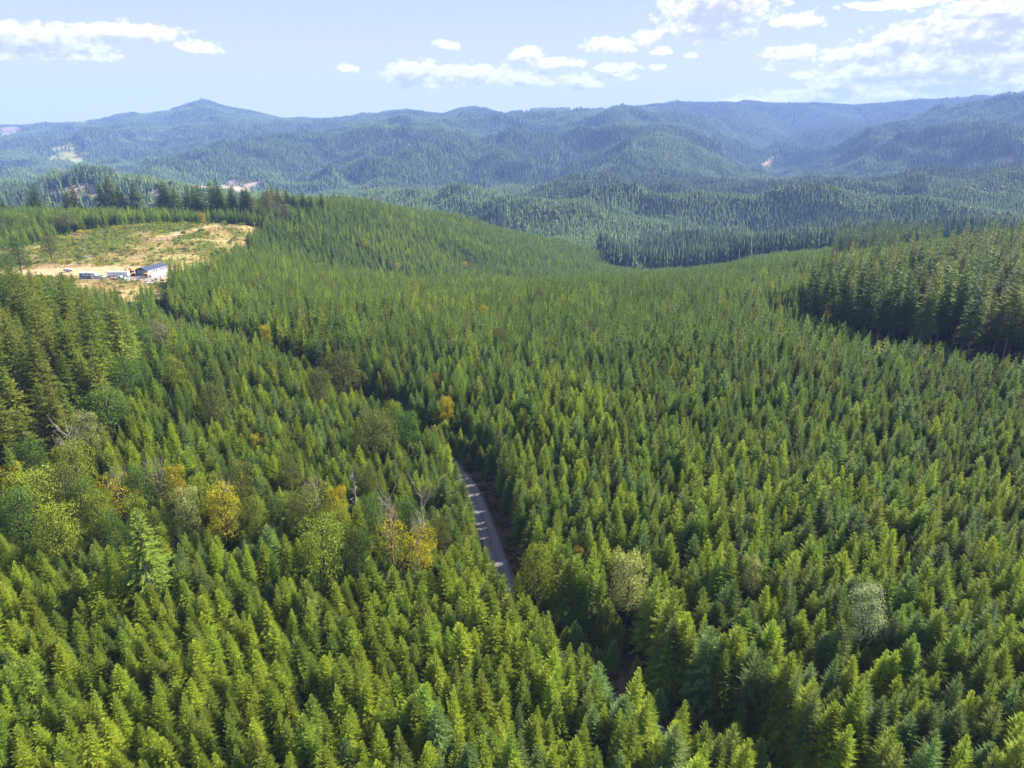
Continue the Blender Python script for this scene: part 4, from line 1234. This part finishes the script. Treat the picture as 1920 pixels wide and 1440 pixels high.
def vehicle_base(u, v, name, label, cat, heading):
    s_, e_ = px_dir(u, v)
    Y = 0
    for _ in range(6): Y = (-2.0 - CAMZ) / e_
    x, y = s_ * Y, Y
    t = empty(name, (x, y, max(-2.0 + .12, hz(x, y) + .06)), heading)
    props(t, label, cat)
    return t
def wheels(t, pos, r=.38, w=.26):
    for (x, y) in pos:
        wh = part('wheel', t, M['tyre'], lambda b: bm_wheel(b, (x, y, r), r, w))
        part('rim', wh, M['steel'], lambda b: bm_wheel(b, (x, y + (.02 if y > 0 else -.02), r), r * .55, w))
def pickup(t, paint, Lc=5.6):
    prof = [(-Lc/2, .45), (Lc/2 - .15, .45), (Lc/2, .75), (Lc/2 - .05, 1.08), (1.35, 1.16), (.75, 1.78), (-.75, 1.82), (-.95, 1.2), (-Lc/2, 1.18)]
    part('body', t, paint, lambda b: bm_prism(b, prof, -.95, .95, 'y'))
    part('windscreen', t, M['glass'], lambda b: bm_prism(b, [(1.36, 1.2), (1.30, 1.16), (.76, 1.74), (.82, 1.76)], -.82, .82, 'y'))
    for sgn in (-1, 1): part('side_window', t, M['glass'], lambda b: bm_prism(b, [(-.75, 1.22), (1.05, 1.22), (.65, 1.70), (-.68, 1.72)], sgn * .955 - .01, sgn * .955 + .01, 'y'))
    part('bed', t, M['black'], lambda b: bm_box(b, (-1.9, 0, 1.19), (1.6, 1.6, .03)))
    for sgn in (-1, 1): part('headlight', t, M['steel'], lambda b: bm_box(b, (Lc / 2 - .02, sgn * .72, .9), (.06, .3, .18)))
    wheels(t, [(1.75, .9), (1.75, -.9), (-1.75, .9), (-1.75, -.9)])
def build_vehicles():
    t = vehicle_base(167, 522, 'travel_trailer', 'long white travel trailer with dark blue graphics at the left end of the row', 'trailer', -.10)
    Lr = 9.0
    part('body', t, M['paint_white'], lambda b: bm_prism(b, [(-4.5, .6), (3.2, .6), (3.4, 1.5), (4.7, 1.6), (4.9, 2.4), (4.3, 3.15), (-4.4, 3.15), (-4.5, 2.9)], -1.2, 1.2, 'y'))
    part('stripe', t, M['paint_blue'], lambda b: bm_prism(b, [(-4.3, .7), (2.2, .7), (3.0, 1.3), (1.2, 1.2), (-4.3, 1.75)], -1.23, -1.205, 'y'))
    for x in (-3.2, -.6, 1.6): part('window', t, M['glass'], lambda b: bm_box(b, (x, -1.22, 2.15), (1.1, .05, .6)))
    part('air_conditioner', t, M['door_white'], lambda b: bm_box(b, (-.5, 0, 3.3), (1.0, .8, .28), 0, .06))
    wheels(t, [(-1.4, -1.08), (-.5, -1.08), (-1.4, 1.08), (-.5, 1.08)], .36, .22)
    t = vehicle_base(188, 522, 'pickup_truck', 'white pickup truck with dark windows parked beside the travel trailer', 'pickup', -.1)
    pickup(t, M['paint_white'], 5.4)
    t = vehicle_base(223, 519.5, 'enclosed_trailer', 'long plain white box trailer parked left of the workshop', 'trailer', .02)
    part('body', t, M['paint_white'], lambda b: bm_box(b, (0, 0, 1.65), (11.0, 2.4, 2.2), 0, .06))
    part('roof', t, M['door_white'], lambda b: bm_box(b, (0, 0, 2.79), (11.05, 2.45, .07)))
    part('chassis', t, M['black'], lambda b: bm_box(b, (0, 0, .48), (10.4, 1.9, .14)))
    part('hitch', t, M['black'], lambda b: bm_box(b, (6.1, 0, .5), (1.4, .14, .12)))
    wheels(t, [(-1.6, -1.05), (-.6, -1.05), (-1.6, 1.05), (-.6, 1.05)], .38, .22)
    t = vehicle_base(226, 524, 'pickup_truck', 'white pickup truck parked in front of the box trailer', 'pickup', math.pi + .04)
    pickup(t, M['paint_white'])
    t = vehicle_base(212, 524.5, 'utility_trailer', 'low red-brown utility trailer between the white trucks', 'trailer', .05)
    part('deck', t, M['wood_post'], lambda b: bm_box(b, (0, 0, .62), (3.2, 1.7, .1)))
    for sgn in (-1, 1): part('side_board', t, M['orange'], lambda b: bm_box(b, (0, sgn * .86, .83), (3.2, .05, .32)))
    part('load', t, M['concrete'], lambda b: bm_box(b, (-.2, 0, .82), (1.9, 1.1, .3), .1, .08))
    part('hitch', t, M['black'], lambda b: bm_box(b, (2.0, 0, .6), (.9, .1, .1)))
    wheels(t, [(0, -.98), (0, .98)], .33, .2)
    # white boat / tarped trailer at far left
    t = vehicle_base(129, 510, 'tarped_boat', 'small boat under a white cover standing alone left of the row', 'boat', .12)
    part('cover', t, M['door_white'], lambda b: bm_prism(b, [(-2.4, .7), (1.8, .7), (2.8, 1.1), (.8, 1.75), (-1.2, 1.85), (-2.4, 1.4)], -.85, .85, 'y'))
    part('hull', t, M['paint_blue'], lambda b: bm_prism(b, [(-2.3, .4), (1.6, .4), (2.7, 1.0), (1.8, .69), (-2.4, .69)], -.7, .7, 'y'))
    wheels(t, [(-.4, -.8), (-.4, .8)], .3, .2)
    # excavator behind the box trailer
    t = vehicle_base(246, 511, 'excavator', 'orange excavator with its arm folded behind the box trailer', 'excavator', math.pi - .3)
    part('cab', t, M['orange'], lambda b: bm_box(b, (.1, .3, 1.9), (1.2, .9, 1.4), 0, .08))
    part('engine_housing', t, M['orange'], lambda b: bm_box(b, (-1.0, 0, 1.5), (1.5, 1.8, .9), 0, .1))
    part('boom', t, M['orange'], lambda b: bm_prism(b, [(.6, 1.3), (2.2, 3.1), (2.5, 3.0), (3.4, 2.5), (3.3, 2.3), (2.4, 2.7), (.9, 1.2)], -.35, -.1, 'y'))
    part('arm', t, M['gable_shade_and_arm'], lambda b: bm_prism(b, [(3.2, 2.55), (3.5, 2.4), (4.1, .9), (3.85, .85)], -.33, -.12, 'y'))
    part('bucket', t, M['black'], lambda b: bm_prism(b, [(3.7, .9), (4.3, .95), (4.4, .5), (3.9, .25), (3.5, .5)], -.55, .1, 'y'))
    for sgn in (-1, 1): part('track', t, M['black'], lambda b: bm_box(b, (0, sgn * .85, .42), (3.0, .45, .75), 0, .2))
    # yellow tractor in front of the workshop
    t = vehicle_base(277, 521, 'tractor', 'small yellow tractor with a cab in front of the workshop', 'tractor', .35)
    part('hood', t, M['yellow'], lambda b: bm_box(b, (.95, 0, 1.15), (1.6, .8, .75), 0, .12))
    part('cab', t, M['yellow'], lambda b: bm_prism(b, [(-1.0, .8), (.2, .8), (.15, 2.3), (-.9, 2.3)], -.65, .65, 'y'))
    part('cab_window', t, M['glass'], lambda b: bm_prism(b, [(-.85, 1.4), (.05, 1.4), (.02, 2.1), (-.8, 2.1)], -.68, -.66, 'y'))
    part('roof', t, M['yellow'], lambda b: bm_box(b, (-.4, 0, 2.37), (1.5, 1.5, .12), 0, .03))
    wheels(t, [(-.6, -.85), (-.6, .85)], .75, .4); wheels(t, [(1.3, -.65), (1.3, .65)], .42, .28)
    t = vehicle_base(266, 521.8, 'flatbed_trailer', 'low pale flatbed trailer on the gravel left of the yellow tractor', 'trailer', .03)
    part('deck', t, M['steel'], lambda b: bm_box(b, (0, 0, .6), (3.8, 1.9, .12)))
    part('hitch', t, M['black'], lambda b: bm_box(b, (-2.4, 0, .55), (1.1, .1, .1)))
    wheels(t, [(-.4, -1.0), (-.4, 1.0), (.5, -1.0), (.5, 1.0)], .32, .2)
    t = vehicle_base(293, 525.5, 'fire_pit', 'small black round fire pit alone on the pale gravel', 'fire pit', 0)
    part('bowl', t, M['black'], lambda b: bmesh.ops.create_cone(b, cap_ends=True, segments=16, radius1=.35, radius2=.75, depth=.5, matrix=Matrix.Translation((0, 0, .55))))
    part('stand', t, M['black'], lambda b: [bm_box(b, (math.cos(a) * .4, math.sin(a) * .4, .17), (.08, .08, .34)) for a in (0, 2.1, 4.2)])
    # timber stack and pallets between trailer and workshop
    t = vehicle_base(249.5, 517.5, 'timber_stack', 'dark brown stack of timber between box trailer and workshop', 'timber stack', .1)
    for r_ in range(3):
        for k in range(4): part('plank', t, M['wood_post'], lambda b: bm_box(b, (k * .32 - .5, 0, .2 + r_ * .4), (.29, 2.6 - .2 * (k % 2), .34)))

def build_mast():
    s_, e_ = px_dir(383, 196)
    Y = 6080.0
    x, y = s_ * Y, Y
    z = hz(x, y)
    ztop = CAMZ + px_dir(383, 183)[1] * Y
    h_ = max(45, ztop - z)
    t = empty('radio_mast', (x, y, z)); props(t, 'thin radio mast on the highest peak of the left skyline', 'mast')
    def f(b):
        for k in range(3):
            a = k * 2.094
            bmesh.ops.create_cone(b, cap_ends=True, segments=6, radius1=.5, radius2=.4, depth=h_, matrix=Matrix.Translation((math.cos(a) * 1.2, math.sin(a) * 1.2, h_ / 2)))
        n = int(h_ / 4)
        for i in range(n): bm_box(b, (0, 0, 2 + i * 4), (2.4, 2.0, .4))
    part('lattice', t, M['steel'], f)
    part('antenna', t, M['door_white'], lambda b: [bm_box(b, (0, -1.4, h_ * q), (2.6, 1.2, 3)) for q in (.7, .85, .97)])

build_workshop()
build_vehicles()
build_mast()

# ------------------------------------------------------------------ clearing: shrubs, seedlings, logs, grass
def shrub_mesh(seed, r=1.0, n=260, leaf=.22):
    g = np.random.default_rng(seed); lv = Leaves()
    c = g.normal(0, .35, (6, 3)) * np.array([1, 1, .4]); c[:, 2] = np.abs(c[:, 2]) + .5
    k = g.integers(0, 6, n)
    d = g.normal(0, 1, (n, 3)); d /= np.linalg.norm(d, axis=1)[:, None]; d[:, 2] = np.abs(d[:, 2]) * .9 - .1
    p = (c[k] + d * g.uniform(.3, .62, n)[:, None]) * r
    p[:, 2] = np.maximum(p[:, 2], .05)
    t1 = np.cross(d, g.normal(0, 1, (n, 3))); t1 /= np.linalg.norm(t1, axis=1)[:, None]
    ln = leaf * g.uniform(.6, 1.4, n)
    lv.add(p, t1 * ln[:, None], np.cross(d, t1), ln * .42, np.clip(.3 + .5 * d[:, 2] + g.normal(0, .2, n), 0, 1))
    return lv.get()
def build_clearing():
    g = np.random.default_rng(91)
    SH = {}
    tn = ['yellow-green', 'golden yellow', 'leafy green', 'olive']
    meshes = [[crown_mesh('shrub', shrub_mesh(700 + i), M['b_' + t]) for t in tn] for i in range(4)]
    seedl = [[crown_mesh('seedling', conifer(3.2, 1.0, 720 + i, gap=.3, per=6, step=.22, wtw=.08, tl=.4)[1], M['y_' + YT[c][0]]) for c in (1, 3, 4)] for i in range(3)]
    # individual bushes in view, largest first as seen in the photo
    spec = [(345,442,2.0,2),(392,440,2.4,1),(378,436,2.0,2),(365,446,1.6,0),(420,422,2.4,0),(424,426,2.0,2),(453,423,1.9,0),(475,424,2.1,0),(346,420,1.6,1),(330,460,1.5,2),(352,462,1.3,0),(362,460,1.4,3),
            (440,452,2.2,0),(432,458,1.9,3),(446,446,1.8,0),(420,474,2.6,0),(410,478,2.2,0),(428,480,2.0,1),(445,478,2.0,0),(400,482,1.8,0),(150,440,2.4,1),(165,438,2.2,1),(110,470,2.4,0),(140,462,1.8,3),
            (60,480,2.4,0),(30,478,2.6,1),(15,470,2.6,2),(88,465,1.8,1),(200,445,1.8,0),(235,430,2.0,3),(276,414,2.0,3),(300,462,1.6,2),(320,470,1.5,0),(285,470,1.7,2),(215,470,1.9,2),(180,480,1.8,2),(150,488,1.9,2),
            (500,446,2.4,2),(492,455,2.2,3),(505,438,2.6,3),(98,440,2.3,0),(130,433,2.4,0),(250,552,1.3,0),(262,562,1.6,3),(244,575,1.8,0),(236,592,2.0,0),(256,585,1.4,3),(206,535,1.0,3),(268,545,1.2,0)]
    for k, (u, v, r_, t) in enumerate(spec):
        x, y = ground_at(u, v)
        o = link(bpy.data.objects.new('shrub', meshes[k % 4][t])); o.location = (x, y, hz(x, y) - .1); o.rotation_euler = (0, 0, g.uniform(0, 6)); o.scale = (r_, r_, r_ * g.uniform(.8, 1.2)); o.scale = [c_ * 1.25 for c_ in o.scale]
        props(o, None, 'shrub', 'shrubs in the dry clearing')
        THINGS.append([o, 'shrub', 'shrubs', tn[t], u, v, None])
    # seedlings and low growth that nobody would count
    P = CLEAR
    xs, ys = poly_scatter(P, 2.3, 92)
    n1 = fbm(xs / 22, ys / 22, 4, 21); left = sm((-xs - 190) / 60) * .5 + .0
    keep = (g.random(len(xs)) < np.clip(.10 + (n1 + left) * 1.1, .03, .85))
    lane = np.minimum.reduce([dist_path(xs, ys, p_) for p_ in LANE])
    keep &= lane > 6
    keep &= np.hypot((xs + 218) / 78, (ys - 396) / 17) > 1.05
    xs, ys = xs[keep], ys[keep]
    src = [m for row in meshes for m in row] + [m for row in seedl for m in row]
    idx = np.where(g.random(len(xs)) < .45, g.choice(16, len(xs)), 16 + g.integers(0, 9, len(xs)))
    sc = np.where(idx < 16, g.uniform(.5, 1.5, len(xs)), g.uniform(.45, 1.2, len(xs)))
    scatter_object('undergrowth', np.stack([xs, ys, height(xs, ys) - .05], 1), np.stack([sc, sc, sc], 1), g.uniform(0, 6, len(xs)), idx, src, 'low green and yellow undergrowth spread over the clearing')
    # dry grass tufts and bracken
    def tuft(seed, n, h_, mat, wd=.03):
        gg = np.random.default_rng(seed); lv = Leaves()
        a = gg.uniform(0, 6.28, n); p = np.stack([np.cos(a) * gg.uniform(0, .35, n), np.sin(a) * gg.uniform(0, .35, n), np.zeros(n)], 1)
        d = np.stack([np.cos(a) * .5, np.sin(a) * .5, gg.uniform(.5, 1.1, n)], 1) * h_ * gg.uniform(.6, 1.2, n)[:, None]
        s_ = np.stack([-np.sin(a), np.cos(a), np.zeros(n)], 1)
        lv.add(p, d, s_, np.full(n, wd), gg.random(n))
        return crown_mesh('tuft', lv.get(), mat)
    dry = foliage('dry grass', (0.24, 0.18, 0.07), (0.36, 0.28, 0.12), .3, var=.15, patch=.1)
    brk = foliage('brown bracken', (0.10, 0.066, 0.032), (0.20, 0.125, 0.06), .3, var=.25, patch=.1)
    fern = foliage('green fern', (0.05, 0.09, 0.02), (0.10, 0.17, 0.04), .3, var=.25, patch=.1)
    xs, ys = poly_scatter(P, 1.25, 93)
    xs, ys = xs[g.random(len(xs)) < .6], None
    xs, ys = poly_scatter(P, 1.35, 93)
    kp = (fbm(xs / 12, ys / 12, 3, 95) > -.1) & (np.hypot((xs + 218) / 78, (ys - 396) / 15) > .9)
    xs, ys = xs[kp], ys[kp]
    sc = g.uniform(.7, 1.5, len(xs))
    scatter_object('dry_grass', np.stack([xs, ys, height(xs, ys)], 1), np.stack([sc, sc, sc], 1), g.uniform(0, 6, len(xs)), g.integers(0, 3, len(xs)), [tuft(800 + k, 16, .6, dry, .05) for k in range(3)], 'straw-coloured dry grass over the clearing')
    # verge along the road
    T = ROAD; pts = []
    Dn = np.concatenate([[0], np.cumsum(np.linalg.norm(np.diff(T, axis=0), axis=1))])
    for k in range(5200):
        s_ = g.uniform(0, Dn[-1]); cx, cy = np.interp(s_, Dn, T[:, 0]), np.interp(s_, Dn, T[:, 1])
        a = g.uniform(0, 6.28); q = g.uniform(0, 11)
        pts.append((cx + math.cos(a) * q, cy + math.sin(a) * q))
    pts = np.array(pts); d = dist_path(pts[:, 0], pts[:, 1], T)
    pts = pts[(d > 2.5) & (d < 9.5)]
    xs, ys = pts[:, 0], pts[:, 1]; sc = g.uniform(.7, 1.6, len(xs))
    scatter_object('roadside_bracken', np.stack([xs, ys, height(xs, ys)], 1), np.stack([sc, sc, sc], 1), g.uniform(0, 6, len(xs)), np.where(g.random(len(xs)) < .8, g.integers(0, 2, len(xs)), 2), [tuft(810, 22, .8, brk, .09), tuft(811, 22, .6, brk, .08), tuft(812, 22, .7, fern, .09)], 'brown bracken and ferns on the road verges')
    # slash piles / logs
    for j, (u, v, lab) in enumerate(((222, 474, 'pile of pale weathered logs left of the middle of the clearing'), (346, 468, 'dark slash pile of logs and branches in the clearing above the workshop'), (300, 452, 'pale slash pile beside the track high in the clearing'), (166, 484, 'scattered pale logs low in the left part of the clearing'), (218, 552, 'dark heap of branches on the dry slope below the gravel yard'))):
        x, y = ground_at(u, v)
        t = empty('log_pile', (x, y, hz(x, y)), g.uniform(0, 3)); props(t, lab, 'log pile', 'log piles in the clearing')
        for k in range(7):
            a = g.uniform(-.4, .4); c = g.normal(0, .9, 2)
            V_, Q = tube([(c[0] - math.cos(a) * 2.2, c[1] - math.sin(a) * 2.2, .2 + .12 * k), (c[0], c[1], .28 + .12 * k), (c[0] + math.cos(a) * 2, c[1] + math.sin(a) * 2, .2 + .12 * k)], [.22, .2, .15], 7)
            obj('log', np_mesh('log', V_, Q, mats=[M['dead_wood'] if j in (0, 2, 3) else M['bark']], smooth=True), t)
build_clearing()

# broken stem with stubs on the old tree of the bottom left
def old_stem():
    x, y = OLD_TREE
    t = empty('broken_snag', (x + .9, y - 1.2, hz(x, y))); props(t, 'bent bare grey snag with stub branches leaning against the old green conifer', 'snag')
    V_, Q = tube([(0.5, -.6, 0), (.35, -.4, 3), (.1, -.2, 6), (-.3, 0, 9), (-.35, .2, 11)], [.34, .32, .28, .22, .1], 8)
    obj('stem', np_mesh('stem', V_, Q, mats=[M['pale_bark']], smooth=True), t)
    g = np.random.default_rng(3)
    for k in range(12):
        z = g.uniform(2.5, 9.5); a = g.uniform(0, 6.28); L_ = g.uniform(.8, 1.8)
        c = np.array([.35 - z * .06, -.4 + z * .04, z])
        V_, Q = tube([c, c + np.array([math.cos(a), math.sin(a), .1]) * L_ * .6, c + np.array([math.cos(a + .3), math.sin(a + .3), -.15]) * L_], [.06, .045, .015], 5)
        obj('branch', np_mesh('branch', V_, Q, mats=[M['dead_wood']], smooth=True), t)
old_stem()

# ------------------------------------------------------------------ labels: each singles out one tree
ORD = ['leftmost', 'second', 'third', 'fourth', 'fifth', 'sixth', 'seventh', 'eighth', 'ninth', 'tenth', '11th', '12th', '13th', '14th', '15th', '16th', '17th', '18th', '19th', '20th'] + ['%dth' % k for k in range(21, 60)]
def where(phrase, u, v):
    if phrase == 'young fir':
        row = 'bottom row' if v > 1330 else ('second row up' if v > 1235 else 'third row up')
        return row + ', ' + ('left corner', 'far left', 'left side', 'left of centre', 'right of centre', 'right side', 'far right', 'right corner')[int(np.clip(u // 240, 0, 7))]
    if phrase == 'shrub':
        if v > 528: return 'on the slope below the gravel yard'
        if u < 120: return 'at the left clearing end'
        if u < 260: return 'above the parked trailers'
        if u < 380: return 'on the slope above the workshop'
        return 'at the right clearing end'
    if phrase == 'tall old conifer':
        if v < 420 and u < 760: return 'hilltop, ' + ('far left' if u < 150 else 'behind the clearing' if u < 330 else 'above the clearing crest' if u < 480 else 'by the fir slope')
        if u < 760: return ('near end' if v > 760 else 'middle' if v > 620 else 'upper part' if v > 540 else 'far end') + ' of left stand'
        return ('front' if v > 590 else 'second' if v > 545 else 'third' if v > 510 else 'back') + ' row of right stand, ' + ('plateau side' if u < 1620 else 'middle' if u < 1780 else 'right side')
    if v < 430: return 'on the hilltop behind the clearing'
    if v < 520 and u < 400: return 'at the left clearing end'
    if u > 1200: return 'in the forest on the right'
    if v < 640: return 'on the fir plateau'
    if u > 900: return 'right of the road'
    if u > 520: return 'just left of the road' if v > 720 else 'by the road bend'
    return 'at the lower left' if v > 840 else 'beside the left stand'
def label_all():
    groups = {}
    for rec in THINGS:
        o, ph, pl, tone, u, v, note = rec
        if note: o['label'] = note; continue
        groups.setdefault((tone, ph, where(ph, u, v)), []).append((u, o))
    for (tone, ph, wh), L_ in groups.items():
        L_.sort(key=lambda r_: r_[0])
        for k, (u, o) in enumerate(L_):
            if len(L_) == 1: o['label'] = '%s %s %s' % (tone, ph, wh)
            elif k == 0: o['label'] = 'leftmost %s %s, %s' % (tone, ph, wh)
            elif k == len(L_) - 1: o['label'] = 'rightmost %s %s, %s' % (tone, ph, wh)
            else: o['label'] = '%s %s %s from left, %s' % (ORD[k], tone, ph, wh)
label_all()
print('things', len(THINGS))

# ------------------------------------------------------------------ haze
def build_haze():
    me = bpy.data.meshes.new('haze')
    bm = bmesh.new()
    bmesh.ops.create_cube(bm, size=1.0, matrix=Matrix.Translation((0, 0, 35)) @ Matrix.Diagonal((18200, 18200, 830, 1)))
    bm.to_mesh(me); bm.free()
    m, w = new_mat('haze air')
    out = w.n('ShaderNodeOutputMaterial')
    pv = w.n('ShaderNodeVolumePrincipled')
    pv.inputs['Color'].default_value = (0.31, 0.49, 1.0, 1)
    pv.inputs['Density'].default_value = HAZE
    pv.inputs['Anisotropy'].default_value = 0.0
    w.put(out.inputs['Volume'], pv.outputs[0])
    me.materials.append(m)
    o = obj('haze', me); props(o, 'pale blue haze over the valley and hills', kind='stuff')
HAZE = 0.000092
build_haze()
